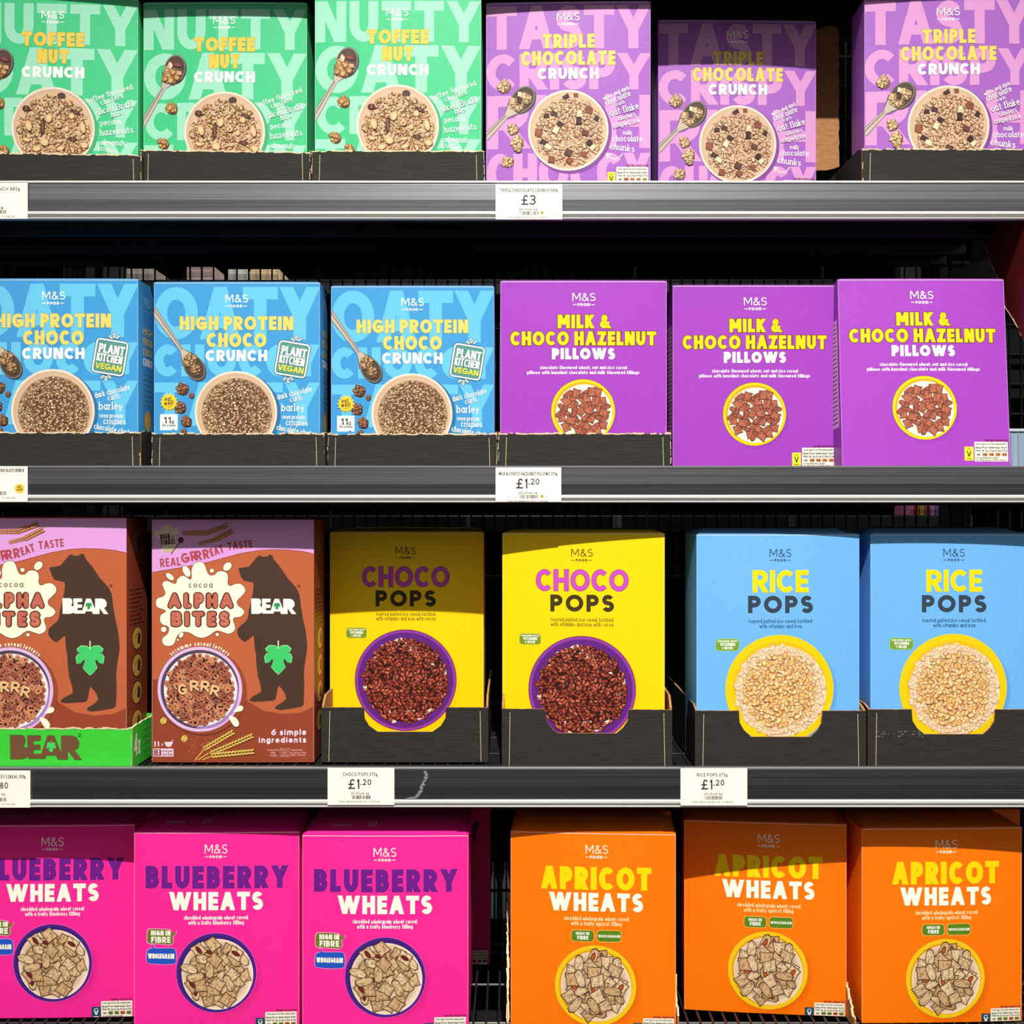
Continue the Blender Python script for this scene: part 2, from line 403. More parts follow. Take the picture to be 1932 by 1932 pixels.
    def pack(s, cx, cy, r, step, jit):
        out = []; y = -r
        row = 0
        while y <= r:
            x = -r + (row % 2) * step / 2
            while x <= r:
                px, py = x + s.rnd.uniform(-jit, jit), y + s.rnd.uniform(-jit, jit)
                if math.hypot(px, py) < r: out.append((cx + px, cy + py))
                x += step
            y += step * .87; row += 1
        s.rnd.shuffle(out); return out
    def quad(s, cx, cy, w, h, rot, c, cd, n=5, amp=.25, sk=.1, bow=.08):
        """one crisp square of cereal: speckled patch over its dark outline"""
        ca, sa = math.cos(rot), math.sin(rot); q = [s.rnd.uniform(-sk, sk) for _ in range(4)]
        def pos(u, v, g):
            x = u * w / 2 * g * (1 + q[0] * v) * (1 - bow * (1 - v * v) * 0) ; y = v * h / 2 * g * (1 + q[1] * u)
            x += q[2] * w * v * .5; x *= 1 - bow * (1 - abs(v)) ; y *= 1 - bow * (1 - abs(u))
            return (cx + x * ca - y * sa, cy + x * sa + y * ca)
        o = [(-1, -1), (0, -1), (1, -1), (1, 0), (1, 1), (0, 1), (-1, 1), (-1, 0)]
        v = [pos(0, 0, 1)] + [pos(u, w_, 1.13) for u, w_ in o]
        s.raw(v, [(0, 1 + i, 1 + (i + 1) % 8) for i in range(8)], cd)
        v, f, col = [], [], []
        for j in range(n + 1):
            for i in range(n + 1):
                u, w_ = 2 * i / n - 1, 2 * j / n - 1
                v.append(pos(u, w_, 1)); e_ = max(abs(u), abs(w_)) > .99
                col.append(mix(mul(c, s.rnd.uniform(1 - amp, 1 + amp)), cd, .35 if e_ else (.6 if s.rnd.random() < .2 else 0)))
        for j in range(n):
            for i in range(n):
                a = j * (n + 1) + i; f += [(a, a + 1, a + n + 2), (a, a + n + 2, a + n + 1)]
        s.raw(v, f, col)
    def spoon(s, bx, by, rx, ry, rot, hx, hy, wtop, wend, food):
        a = R(rot)
        s.disc(bx + rx * .1, by + ry * .08, rx * 1.0, ry * 1.0, mul(rgb(70, 80, 70), .6), rot=rot, n=30)
        dx, dy = hx - bx, hy - by; L = math.hypot(dx, dy); dx, dy = dx / L, dy / L; nx, ny = -dy, dx
        sx, sy = bx + dx * ry * .55, by + dy * ry * .55; mx_, my_ = bx + dx * ry * 1.55, by + dy * ry * 1.55
        def hand(g, c): s.poly([(sx + nx * rx * .8 * g, sy + ny * rx * .8 * g), (mx_ + nx * wtop * g, my_ + ny * wtop * g), (hx + nx * wend * g, hy + ny * wend * g),
                                (hx - nx * wend * g, hy - ny * wend * g), (mx_ - nx * wtop * g, my_ - ny * wtop * g), (sx - nx * rx * .8 * g, sy - ny * rx * .8 * g)], c)
        hand(1.15, rgb(95, 85, 75)); s.disc(bx, by, rx, ry, rgb(205, 195, 185), rgb(120, 108, 98), rot=rot, n=30)
        hand(.95, rgb(196, 182, 168))
        s.line([(mx_ + nx * wtop * .3, my_ + ny * wtop * .3), (hx + nx * wend * .3, hy + ny * wend * .3)], wtop * .5, rgb(120, 104, 92))
        s.disc(bx, by, rx * .9, ry * .9, rgb(104, 84, 68), rgb(74, 60, 50), rot=rot, n=30)
        food()
    def logo(s, x0, x1, yt, yb, fx0, fx1, fyt, fyb, d0, d1, t, c, out=None):
        s.part = 'brand_mark'
        if out: s.text('M&S', x0, x1, yt, yb, t * 1.9, out, gap=.16)
        s.text('M&S', x0, x1, yt, yb, t, c, gap=.16)
        s.text('FOOD', fx0, fx1, fyt, fyb, (fyb - fyt) * .27, c, gap=.22)
        m = (fyt + fyb) / 2
        s.line([(d0, m), (fx0 - (fx0 - d0) * .35, m)], t * .75, c); s.line([(fx1 + (d1 - fx1) * .35, m), (d1, m)], t * .75, c)
    def nutrition(s, x0, y0, x1, y1, warm):
        s.part = 'nutrition_panel'
        w, h = x1 - x0, y1 - y0; ink = rgb(70, 66, 55)
        s.text('SERVING SUGGESTION', x0 + w * .32, x1, y0 - h * .13, y0 - h * .02, h * .025, rgb(110, 30, 60), gap=.2)
        s.rect(x0, y0, x1, y1, rgb(244, 240, 222))
        s.tline('Serves approx 11 per 45g serving provides', (x0 + w * .05, y0 + h * .15), (x1 - w * .05, y0 + h * .15), h * .09, h * .02, ink, serif=0)
        heads = ['Energy', 'Fat', 'Saturates', 'Sugars', 'Salt']; vals = ['792kJ', '8.1g', '2.2g', '9.9g', '0.17g']
        cols = [None, warm[0], warm[1], warm[2], warm[3]]
        for i in range(5):
            a = x0 + w * (.03 + .195 * i); b = a + w * .165
            s.tline(heads[i], (a, y0 + h * .34), (b, y0 + h * .34), h * .1, h * .028, ink, serif=0)
            s.tline(vals[i], (a, y0 + h * .5), (b, y0 + h * .5), h * .1, h * .026, ink, serif=0)
            if cols[i]: s.rrect(a, y0 + h * .55, b, y0 + h * .74, h * .08, cols[i])
            s.tline('9%' if i else '188', (a + w * .03, y0 + h * .71), (b - w * .03, y0 + h * .71), h * .11, h * .03, ink, serif=0)
        s.tline('of your Reference intake', (x0 + w * .05, y0 + h * .86), (x0 + w * .7, y0 + h * .86), h * .09, h * .022, ink, serif=0)
        s.line([(x0 + w * .02, y0 + h * .89), (x1 - w * .02, y0 + h * .89)], h * .012, ink)
        s.tline('per 100g Energy 1760kJ 419kcal', (x0 + w * .05, y0 + h * .985), (x1 - w * .05, y0 + h * .985), h * .075, h * .02, ink, serif=0)
    def vmark(s, x0, y0, x1, y1, c, ink):
        s.part = 'vegetarian_mark'; w, h = x1 - x0, y1 - y0
        s.rect(x0, y0, x1, y1, c)
        s.text('V', x0 + w * .24, x1 - w * .24, y0 + h * .3, y0 + h * .72, w * .12, ink)
        s.line([(x0 + w * .3, y0 + h * .2), (x1 - w * .3, y0 + h * .16)], w * .06, ink)
        s.line([(x0 + w * .25, y1 - h * .12), (x1 - w * .25, y1 - h * .12)], w * .07, ink)
    # assemble
    def build(s, to3, parent, maxlen, step=0.000025):
        n = len(s.sh)
        bb = np.array([[min(p[0] for p in v), min(p[1] for p in v), max(p[0] for p in v), max(p[1] for p in v)] for _, v, _, _ in s.sh])
        lay = np.ones(n, int)
        for i in range(1, n):
            b = bb[i]; m = (bb[:i, 0] < b[2]) & (bb[:i, 2] > b[0]) & (bb[:i, 1] < b[3]) & (bb[:i, 3] > b[1])
            if m.any(): lay[i] = lay[:i][m].max() + 1
        parts = {}
        for (pt, v, f, c), ly in zip(s.sh, lay):
            v, f, c = subdivide(v, f, c, maxlen)
            V_, F_, C_ = parts.setdefault(pt, ([], [], [])); o = len(V_)
            V_ += [to3(x, y, step * (ly + 2)) for x, y in v]; F_ += [tuple(a + o for a in q) for q in f]; C_ += c
        out = []
        for pt, (V_, F_, C_) in parts.items():
            ob = obj(pt.split('#')[0], V_, F_, INK, parent)
            at = ob.data.color_attributes.new('ink', 'FLOAT_COLOR', 'POINT')
            at.data.foreach_set('color', np.array([(*q[:3], 1.0) for q in C_], dtype=np.float32).ravel())
            out.append(ob)
        return out

def subdivide(v, f, c, L):
    xs = [p[0] for p in v]; ys = [p[1] for p in v]
    if max(xs) - min(xs) < L and max(ys) - min(ys) < L: return v, f, list(c)
    v, c = list(v), list(c); cache = {}; out = []; st = list(f)
    def mid(a, b):
        k = (a, b) if a < b else (b, a)
        if k not in cache:
            cache[k] = len(v); v.append(((v[a][0] + v[b][0]) / 2, (v[a][1] + v[b][1]) / 2)); c.append(mix(c[a], c[b], .5))
        return cache[k]
    while st:
        t = st.pop()
        ls = [math.hypot(v[t[i]][0] - v[t[(i + 1) % 3]][0], v[t[i]][1] - v[t[(i + 1) % 3]][1]) for i in range(3)]
        i = max(range(3), key=lambda q: ls[q])
        if ls[i] <= L: out.append(t); continue
        a, b, d = t[i], t[(i + 1) % 3], t[(i + 2) % 3]; m = mid(a, b)
        st += [(a, m, d), (m, b, d)]
    return v, out, c

# ------------------------------------------------------------------ the eight carton designs
WHITE = rgb(252, 250, 240); CREAM = rgb(250, 244, 226)
SER = rgb(244, 250, 246)

def granola_bowl(p, cx, cy, r, kind):
    p.part = 'bowl_picture'
    p.disc(cx + r * .05, cy + r * .05, r * 1.03, r * 1.03, {'nut': rgb(70, 170, 118), 'triple': rgb(128, 74, 150), 'choco': rgb(44, 108, 158)}[kind], n=60)
    p.bowl(cx, cy, r, rgb(244, 226, 204), rgb(206, 176, 146), rgb(214, 182, 150), .95)
    k = p.k / 5.682
    if kind == 'choco':
        p.disc(cx + r * .02, cy + r * .03, r * .86, r * .86, rgb(96, 66, 48), rgb(176, 140, 112), n=60)
        for (x, y) in p.pack(cx + r * .02, cy + r * .03, r * .83, 25 * k, 10 * k):
            a = p.rnd.uniform(0, 6.3); g = p.rnd.uniform(.75, 1.25); c = p.rnd.choice([rgb(206, 172, 130), rgb(190, 148, 108), rgb(228, 198, 154), rgb(214, 182, 138), rgb(156, 110, 80), rgb(120, 80, 58)])
            p.blob(x, y, 17 * k * g, 14 * k * g, a, rgb(70, 46, 34), rgb(78, 52, 38), 6, .2)
            p.blob(x - 1.5, y - 2.5, 14 * k * g, 10.5 * k * g, a, mul(c, 1.1), mix(c, rgb(90, 60, 44), .3), 6, .25)
        for i in range(26):
            x, y = p.rnd.choice(p.pack(cx, cy, r * .7, 60 * k, 20 * k)); a = p.rnd.uniform(0, 3.1)
            p.line([(x, y), (x + 40 * k * math.cos(a), y + 40 * k * math.sin(a))], 8 * k, p.rnd.choice([rgb(92, 52, 40), rgb(128, 76, 60)]))
        return
    hi, lo = (rgb(236, 198, 146), rgb(124, 86, 54)) if kind == 'nut' else (rgb(240, 208, 168), rgb(146, 104, 80))
    for (x, y) in p.pack(cx + r * .02, cy + r * .04, r * .84, 36 * k, 17 * k):
        a = p.rnd.uniform(0, 6.3); g = p.rnd.uniform(.7, 1.25)
        if p.rnd.random() < .12: continue
        c = mix(hi, p.rnd.choice([rgb(190, 136, 92), rgb(248, 222, 176), rgb(222, 166, 130)]), p.rnd.random() * .7)
        p.blob(x + 1, y + 3, 25 * k * g, 21 * k * g, a, lo, mul(lo, .9), 9, .22)
        for q in range(5):
            ox, oy = p.rnd.uniform(-14, 14) * k, p.rnd.uniform(-14, 14) * k
            p.blob(x + ox, y + oy, 11 * k * g, 8 * k * g, a + q, mul(c, p.rnd.uniform(.9, 1.2)), mix(c, lo, .32), 6, .25)
    if kind == 'nut':
        for (x, y, w, h, a) in ((715, 1330, 34, 58, -15), (930, 1245, 34, 50, 15), (1285, 1340, 28, 62, -12), (1030, 1320, 36, 30, 0), (1115, 1360, 24, 30, 0), (880, 1505, 46, 38, 20), (1170, 1220, 32, 32, 0),
                                (690, 1480, 40, 20, 20), (1300, 1530, 42, 32, 10), (800, 1575, 44, 28, -10), (1050, 1570, 44, 22, -20)):
            p.disc(x + 3, y + 5, w * 1.12, h * 1.08, rgb(92, 62, 40), rot=a, n=18); p.disc(x, y, w, h, rgb(240, 212, 164), rgb(212, 170, 120), rot=a, n=18)
        p.disc(1062, 1005, 44, 34, rgb(78, 60, 52), n=16); p.disc(1030, 1322, 14, 14, rgb(150, 100, 66), n=10)
        for (x, y, w, h, a) in ((865, 1340, 26, 90, 5), (690, 1145, 42, 30, 0), (1210, 1180, 60, 18, 25), (1180, 1470, 55, 24, 10)):
            p.disc(x, y, w, h, rgb(110, 66, 50), rgb(70, 44, 34), rot=a, n=16); p.line([(x - h * .6 * math.sin(R(a)), y - h * .6 * math.cos(R(a))), (x + h * .6 * math.sin(R(a)), y + h * .6 * math.cos(R(a)))], 7, rgb(168, 120, 86))
    else:
        D, W_, M = rgb(70, 46, 44), rgb(244, 226, 184), rgb(150, 86, 66)
        for (x, y, w, h, a, c) in ((925, 1045, 40, 60, 60, D), (800, 1225, 60, 45, 20, rgb(96, 62, 54)), (1068, 1225, 46, 66, 5, W_), (1060, 1305, 50, 62, 5, D), (1250, 1280, 48, 46, 30, D), (860, 1335, 60, 44, 30, D),
                                   (815, 1400, 56, 66, 25, W_), (630, 1425, 70, 72, 10, M), (1130, 1430, 66, 52, 20, rgb(110, 66, 58)), (690, 1530, 74, 46, 30, D), (735, 1575, 70, 46, 30, W_),
                                   (1175, 1535, 50, 50, 40, D), (1210, 1585, 66, 44, -40, W_), (950, 1640, 70, 62, 20, rgb(104, 66, 58)), (770, 1710, 60, 62, 10, M), (960, 1725, 56, 50, 40, M), (1110, 1660, 60, 44, 10, M),
                                   (1170, 1190, 66, 62, 10, M), (715, 1245, 50, 40, 10, D), (1030, 1030, 44, 44, 0, M)):
            p.quad(x, y, w, h, R(a), c, mul(c, .45), 3, .12, .1, .02)

def design_green(p):
    p.crop(580, 0, 5.682); c = rgb(156, 222, 192); t = 106
    p.part = 'background_lettering'
    p.text('NUTTY', 85, 1855, 5, 448, t, c, gap=.09); p.text('OATY', 85, 1855, 485, 995, 124, c, gap=.07)
    p.text('CRISPY', 95, 1855, 1030, 1436, 98, c, gap=.07); p.text('TASTY', 85, 1855, 1485, 1900, 104, c, gap=.07)
    p.logo(845, 1085, 85, 165, 900, 1030, 192, 222, 850, 1078, 10, WHITE)
    p.part = 'title_lettering'; y = rgb(242, 200, 80); o = rgb(170, 160, 70)
    p.text('TOFFEE', 640, 1300, 318, 470, 45, y, o, 5); p.text('NUT', 805, 1135, 503, 655, 45, y, o, 5); p.text('CRUNCH', 640, 1300, 690, 808, 37, WHITE, rgb(150, 205, 170), 4)
    granola_bowl(p, 970, 1350, 440, 'nut')
    p.part = 'spoon_picture'
    hi, lo = rgb(224, 178, 112), rgb(104, 68, 38)
    def food():
        p.cluster(385, 730, 95, hi, lo, 20); p.quad(375, 625, 55, 70, .5, rgb(240, 214, 176), rgb(110, 80, 60), 3, .1); p.quad(475, 705, 60, 45, .1, rgb(214, 168, 128), rgb(100, 70, 50), 3, .1)
        p.disc(455, 615, 60, 26, rgb(150, 84, 76), rgb(90, 50, 46), rot=15, n=16)
    p.spoon(425, 660, 118, 160, 12, 60, 1270, 20, 34, food)
    p.part = 'cluster_picture'
    for x, y_, r in ((390, 1085, 66), (297, 1470, 60), (450, 1592, 52)): p.part = 'cluster_picture#%d' % x; p.cluster(x, y_, r, hi, lo, 18)
    p.part = 'description_text'
    for st, a, b, h in (('toffee flavoured', (1340, 1078), (1812, 905), 58), ('clusters', (1482, 1095), (1712, 1005), 56), ('sliced Brazil', (1440, 1205), (1822, 1090), 68), ('nuts', (1590, 1222), (1702, 1188), 52),
                        ('pecans', (1472, 1315), (1690, 1286), 60), ('hazelnuts', (1472, 1425), (1815, 1378), 70), ('almonds', (1470, 1520), (1732, 1524), 62), ('crispies', (1440, 1572), (1650, 1612), 52)):
        p.tline(st, a, b, h, h * .115, SER, out=rgb(100, 190, 146), ow=1.5)

def design_triple(p):
    p.crop(905, 0, 5.682); c = rgb(216, 152, 206)
    p.part = 'background_lettering'
    p.text('TASTY', 75, 1825, 58, 525, 108, c, gap=.06); p.text('CRISPY', 72, 1825, 575, 965, 98, c, gap=.07)
    p.text('RICH', 80, 1825, 1020, 1590, 118, c, gap=.1); p.text('CHOCCY', 75, 1825, 1640, 2060, 98, c, gap=.06)
    p.logo(828, 1070, 140, 220, 880, 1015, 248, 275, 835, 1060, 10, WHITE, rgb(150, 100, 165))
    p.part = 'title_lettering'; y = rgb(240, 208, 104); o = rgb(150, 100, 120)
    p.text('TRIPLE', 670, 1232, 368, 520, 44, y, o, 4); p.text('CHOCOLATE', 445, 1452, 550, 703, 44, y, o, 4); p.text('CRUNCH', 622, 1275, 733, 852, 37, WHITE, rgb(168, 112, 176), 5)
    granola_bowl(p, 948, 1400, 430, 'triple')
    hi, lo = rgb(238, 206, 156), rgb(118, 84, 60)
    p.part = 'spoon_picture'
    def food():
        p.cluster(400, 1120, 75, hi, lo, 16); p.cluster(495, 1055, 62, hi, lo, 14); p.quad(430, 1010, 42, 50, .1, rgb(248, 232, 196), rgb(90, 70, 60), 3, .1); p.quad(425, 1075, 50, 55, .2, rgb(84, 58, 52), rgb(44, 30, 28), 3, .1)
    p.spoon(458, 1065, 118, 160, 40, 60, 1465, 22, 36, food)
    p.part = 'cluster_picture'
    for x, y_, r in ((258, 915, 68), (352, 1380, 60), (400, 1515, 66), (410, 1595, 38), (297, 1725, 62)): p.part = 'cluster_picture#%d' % x; p.cluster(x, y_, r, hi, lo, 18)
    p.part = 'description_text'
    for st, a, b, h in (('white and dark', (1328, 1082), (1602, 962), 44), ('chocolate', (1352, 1142), (1620, 1032), 66), ('curls', (1465, 1150), (1552, 1112), 40), ('oat flake', (1400, 1258), (1706, 1172), 74), ('clusters', (1485, 1302), (1670, 1252), 50),
                        ('crisped rice', (1430, 1382), (1712, 1318), 50), ('milk', (1530, 1448), (1632, 1448), 46), ('chocolate', (1420, 1520), (1742, 1520), 64), ('chunks', (1390, 1602), (1652, 1634), 70)):
        p.tline(st, a, b, h, h * .115, WHITE, out=rgb(180, 122, 196), ow=1.5)
    p.line(smooth_open([(1362, 1656), (1400, 1692), (1440, 1706), (1490, 1695), (1525, 1652)]), 9, WHITE); p.line([(1402, 1660), (1356, 1648), (1366, 1700)], 9, WHITE)
    red, am, gr = rgb(216, 106, 96), rgb(232, 164, 118), rgb(190, 200, 96)
    p.vmark(1365, 1845, 1452, 1985, rgb(222, 226, 60), rgb(60, 74, 40)); p.nutrition(1462, 1792, 1802, 1995, (red, am, am, gr))

def sprig(p, x, y, k, s, c, out):
    for dx, dy, rot, g in ((0, -26, 0, 1), (-36, -8, -50, .8), (36, -8, 50, .8)):
        dy *= s; rot *= s
        p.disc(x + dx * k, y + dy * k, 20 * k * g, 36 * k * g, out, rot=rot, n=16); p.disc(x + dx * k, y + dy * k, 14 * k * g, 29 * k * g, c, rot=rot, n=16); p.disc(x + dx * k, y + dy * k, 5 * k * g, 18 * k * g, out, rot=rot, n=10)

def sun(p, cx, cy, r, c):
    n = 14; pts = []
    for i in range(2 * n):
        q = r if i % 2 == 0 else r * .76
        pts.append((cx + q * math.cos(math.pi * i / n), cy + q * math.sin(math.pi * i / n)))
    p.poly(pts, c)

def design_blue(p):
    p.crop(610, 525, 5.682); c = rgb(104, 194, 230)
    p.part = 'background_lettering'
    p.text('OATY', 95, 1820, 110, 660, 132, c, gap=.05); p.text('CHOCCY', 95, 1820, 712, 1046, 96, c, gap=.1)
    p.text('TASTY', 95, 1820, 1108, 1560, 104, c, gap=.06); p.text('CRISPY', 95, 1820, 1650, 2000, 96, c, gap=.06)
    p.logo(838, 1075, 190, 272, 888, 1015, 297, 325, 842, 1062, 10, WHITE)
    p.part = 'title_lettering'; y = rgb(240, 210, 106); o = rgb(110, 150, 140)
    p.text('HIGH PROTEIN', 362, 1547, 418, 562, 42, y, o, 4); p.text('CHOCO', 645, 1267, 593, 740, 43, y, o, 4); p.text('CRUNCH', 635, 1277, 770, 887, 36, WHITE, rgb(80, 150, 205), 4)
    granola_bowl(p, 950, 1420, 430, 'choco')
    hi, lo = rgb(206, 168, 120), rgb(84, 56, 40)
    p.part = 'spoon_picture'
    def food(): p.cluster(465, 880, 74, hi, lo, 18, .26); p.cluster(530, 970, 56, hi, lo, 14, .3); p.line([(520, 1030), (575, 1022)], 16, rgb(120, 80, 60))
    p.spoon(515, 950, 104, 146, -32, 70, 335, 18, 34, food)
    p.part = 'cluster_picture'
    for x, y_, r in ((388, 1168, 66), (485, 1245, 30), (362, 1365, 62), (428, 1515, 58), (402, 1628, 36)): p.part = 'cluster_picture#%d' % x; p.cluster(x, y_, r, rgb(170, 122, 90), rgb(70, 44, 34), 20, .26)
    p.part = 'sun_badge'
    sun(p, 250, 1312, 96, rgb(250, 206, 60)); ink = rgb(92, 74, 20)
    p.text('eat', 205, 274, 1252, 1306, 8, ink); p.text('well', 198, 296, 1296, 1346, 8, ink); p.line(smooth_open([(228, 1356), (250, 1365), (272, 1354)]), 5, ink)
    p.part = 'protein_badge'
    p.poly([(155, 1440), (340, 1440), (340, 1606), (310, 1606), (292, 1588), (272, 1606), (155, 1606)], WHITE)
    p.tline('11', (192, 1534), (268, 1534), 66, 13, rgb(60, 60, 54), gap=.1, serif=.1); p.tline('g', (276, 1532), (302, 1532), 40, 7, rgb(60, 60, 54), serif=0); p.tline('Protein', (182, 1568), (316, 1568), 26, 6, rgb(60, 60, 54))
    p.part = 'plant_badge'
    dk, fl = rgb(40, 92, 104), rgb(86, 150, 138)
    cx, cy = 1538, 866
    def rot_rect(g, c_):
        w, h, r = 158 + g, 172 + g, 34 + g; q = arc(w - r, h - r, r, r, 0, 90) + arc(-w + r, h - r, r, r, 90, 180) + arc(-w + r, -h + r, r, r, 180, 270) + arc(w - r, -h + r, r, r, 270, 360)
        a = R(9.5); p.poly([(cx + x * math.cos(a) - y_ * math.sin(a), cy + x * math.sin(a) + y_ * math.cos(a)) for x, y_ in q], c_)
    sprig(p, 1580, 668, 1.0, 1, WHITE, dk); sprig(p, 1495, 1062, 1.0, -1, WHITE, dk)
    rot_rect(14, dk); rot_rect(7, WHITE); rot_rect(-9, dk); rot_rect(-15, fl)
    p.tline('PLANT', (1418, 812), (1680, 856), 92, 18, WHITE, serif=.06, gap=.08, out=dk, ow=3); p.tline('KITCHEN', (1398, 900), (1658, 944), 82, 15, WHITE, serif=.05, gap=.08, out=dk, ow=3); p.tline('VEGAN', (1385, 978), (1650, 1020), 62, 12, rgb(250, 226, 70), serif=0, gap=.08)
    p.part = 'description_text'
    for st, a, b, h in (('dark chocolate', (1388, 1290), (1745, 1198), 58), ('curls', (1520, 1318), (1642, 1286), 60), ('barley', (1425, 1408), (1662, 1408), 80), ('soya protein', (1430, 1488), (1666, 1494), 48), ('crispies', (1470, 1556), (1696, 1562), 66), ('chocolate clusters', (1370, 1602), (1800, 1684), 60)):
        p.tline(st, a, b, h, h * .115, WHITE, out=rgb(64, 140, 196), ow=1.5)

def design_pillow(p):
    p.crop(1260, 530, 5.682)
    p.logo(812, 1055, 155, 240, 865, 1000, 263, 293, 820, 1042, 10, WHITE, rgb(140, 60, 165))
    p.part = 'title_lettering'; y = rgb(240, 214, 16); o = rgb(104, 56, 30)
    p.text('MILK &', 655, 1210, 385, 530, 44, y, o, 8); p.text('CHOCO HAZELNUT', 155, 1700, 562, 710, 44, y, o, 8); p.text('PILLOWS', 595, 1262, 740, 858, 40, WHITE, rgb(140, 70, 150), 5)
    p.part = 'description_text'
    p.tline('chocolate flavoured wheat, oat and rice cereal', (468, 962), (1390, 962), 36, 6.5, WHITE); p.tline('pillows with hazelnut chocolate and milk flavoured fillings', (332, 1014), (1520, 1014), 36, 6.5, WHITE)
    p.part = 'bowl_picture'
    p.disc(950, 1440, 345, 345, rgb(128, 44, 150), rgb(158, 63, 184), n=60)
    p.bowl(925, 1408, 337, rgb(252, 218, 24), rgb(214, 170, 30), rgb(248, 236, 214), .925, edge=rgb(150, 96, 20))
    for (x, y_) in p.pack(925, 1412, 262, 78, 20):
        a = p.rnd.uniform(0, 3.1)
        if p.rnd.random() < .3: p.quad(x, y_, 88, 42, a, rgb(168, 92, 72), rgb(74, 36, 26), 5, .2, .1, -.25)
        else: p.quad(x, y_, 92, 76, a, rgb(182, 104, 80), rgb(80, 40, 28), 6, .22)
    am = rgb(226, 150, 96)
    p.vmark(1330, 1820, 1425, 1965, rgb(232, 232, 50), rgb(60, 70, 30)); p.nutrition(1437, 1768, 1788, 1975, (am, am, am, am))

def pops(p, cx, cy, r, kind):
    k = p.k / 5.682
    if kind == 'choco':
        p.disc(cx, cy, r * .93, r * .93, rgb(58, 24, 18), n=60)
        for i in range(22):
            a = p.rnd.uniform(0, 6.3); q = r * p.rnd.uniform(.7, .97); p.blob(cx + q * math.cos(a), cy + q * math.sin(a), 48 * k, 22 * k, a + 1.57, rgb(246, 226, 214), rgb(226, 196, 184), 10, .3)
        for (x, y) in p.pack(cx, cy, r * .95, 40 * k, 14 * k):
            if p.rnd.random() < .1: continue
            a = p.rnd.uniform(0, 3.1); g = p.rnd.uniform(.8, 1.3); c = p.rnd.choice([rgb(176, 78, 58), rgb(150, 60, 46), rgb(198, 102, 78), rgb(132, 52, 40)])
            p.blob(x, y, 30 * k * g, 19 * k * g, a, rgb(56, 22, 17), rgb(58, 24, 18), 8, .12)
            p.blob(x - 2 * k, y - 2 * k, 25 * k * g, 13.5 * k * g, a, mul(c, 1.2), mix(c, rgb(70, 26, 20), .4), 8, .15)
            if p.rnd.random() < .5: p.blob(x - 4 * k, y - 5 * k, 9 * k * g, 3.5 * k * g, a, rgb(226, 150, 126), mul(c, 1.1), 5, .2)
    else:
        p.disc(cx, cy, r * .95, r * .95, rgb(196, 132, 78), rgb(244, 220, 190), n=60)
        for (x, y) in p.pack(cx, cy, r * .97, 40 * k, 14 * k):
            a = p.rnd.uniform(0, 3.1); g = p.rnd.uniform(.8, 1.3); d = math.hypot(x - cx, y - cy) / r
            c = p.rnd.choice([rgb(250, 218, 150), rgb(246, 208, 140), rgb(252, 228, 172), rgb(240, 192, 120)])
            if d > .8: c = mix(c, rgb(252, 236, 214), .55)
            p.blob(x, y, 31 * k * g, 20 * k * g, a, rgb(140, 84, 44), mix(rgb(150, 92, 50), c, .35 if d > .8 else 0), 8, .12)
            p.blob(x - 1, y - 1, 27.5 * k * g, 16.5 * k * g, a, c, mix(c, rgb(206, 146, 84), .4), 8, .12)

def green_badge(p, x0, y0, x1, y1, lines, c, rim):
    p.part = 'badge#%d' % x0; h = y1 - y0; w = x1 - x0
    p.rrect(x0 - h * .05, y0 - h * .05, x1 + h * .05, y1 + h * .05, h * .32, rim); p.rrect(x0, y0, x1, y1, h * .28, c)
    for st, a, b, f0, f1 in lines: p.text(st, x0 + w * a, x0 + w * b, y0 + h * f0, y0 + h * f1, h * (f1 - f0) * .22, WHITE, gap=.14)
VIT = [('FORTIFIED WITH', .08, .92, .1, .27), ('VITAMINS', .18, .84, .33, .6), ('+ IRON', .25, .72, .66, .9)]

def design_choco(p):
    p.crop(940, 990, 5.682); dk = rgb(66, 54, 16)
    p.logo(785, 1015, 238, 320, 835, 960, 345, 372, 790, 1002, 8.5, dk)
    p.part = 'title_lettering'
    p.text('CHOCO', 410, 1393, 458, 686, 52, rgb(200, 76, 192), rgb(120, 34, 96), 5, gap=.1); p.text('POPS', 562, 1240, 725, 906, 45, rgb(64, 52, 20), gap=.18)
    p.part = 'description_text'
    p.tline('toasted puffed rice cereal fortified', (567, 1010), (1232, 1012), 40, 5.5, rgb(110, 88, 20)); p.tline('with vitamins and iron with cocoa', (567, 1060), (1234, 1062), 40, 5.5, rgb(110, 88, 20))
    green_badge(p, 232, 1148, 460, 1260, VIT, rgb(122, 148, 36), rgb(224, 206, 60))
    p.part = 'bowl_picture'
    p.disc(935, 1770, 575, 575, rgb(232, 178, 0), rgb(252, 208, 0), n=60)
    p.bowl(900, 1737, 566, rgb(150, 62, 168), rgb(96, 36, 128), rgb(96, 36, 128), .95, edge=rgb(100, 30, 60))
    pops(p, 900, 1742, 500, 'choco')

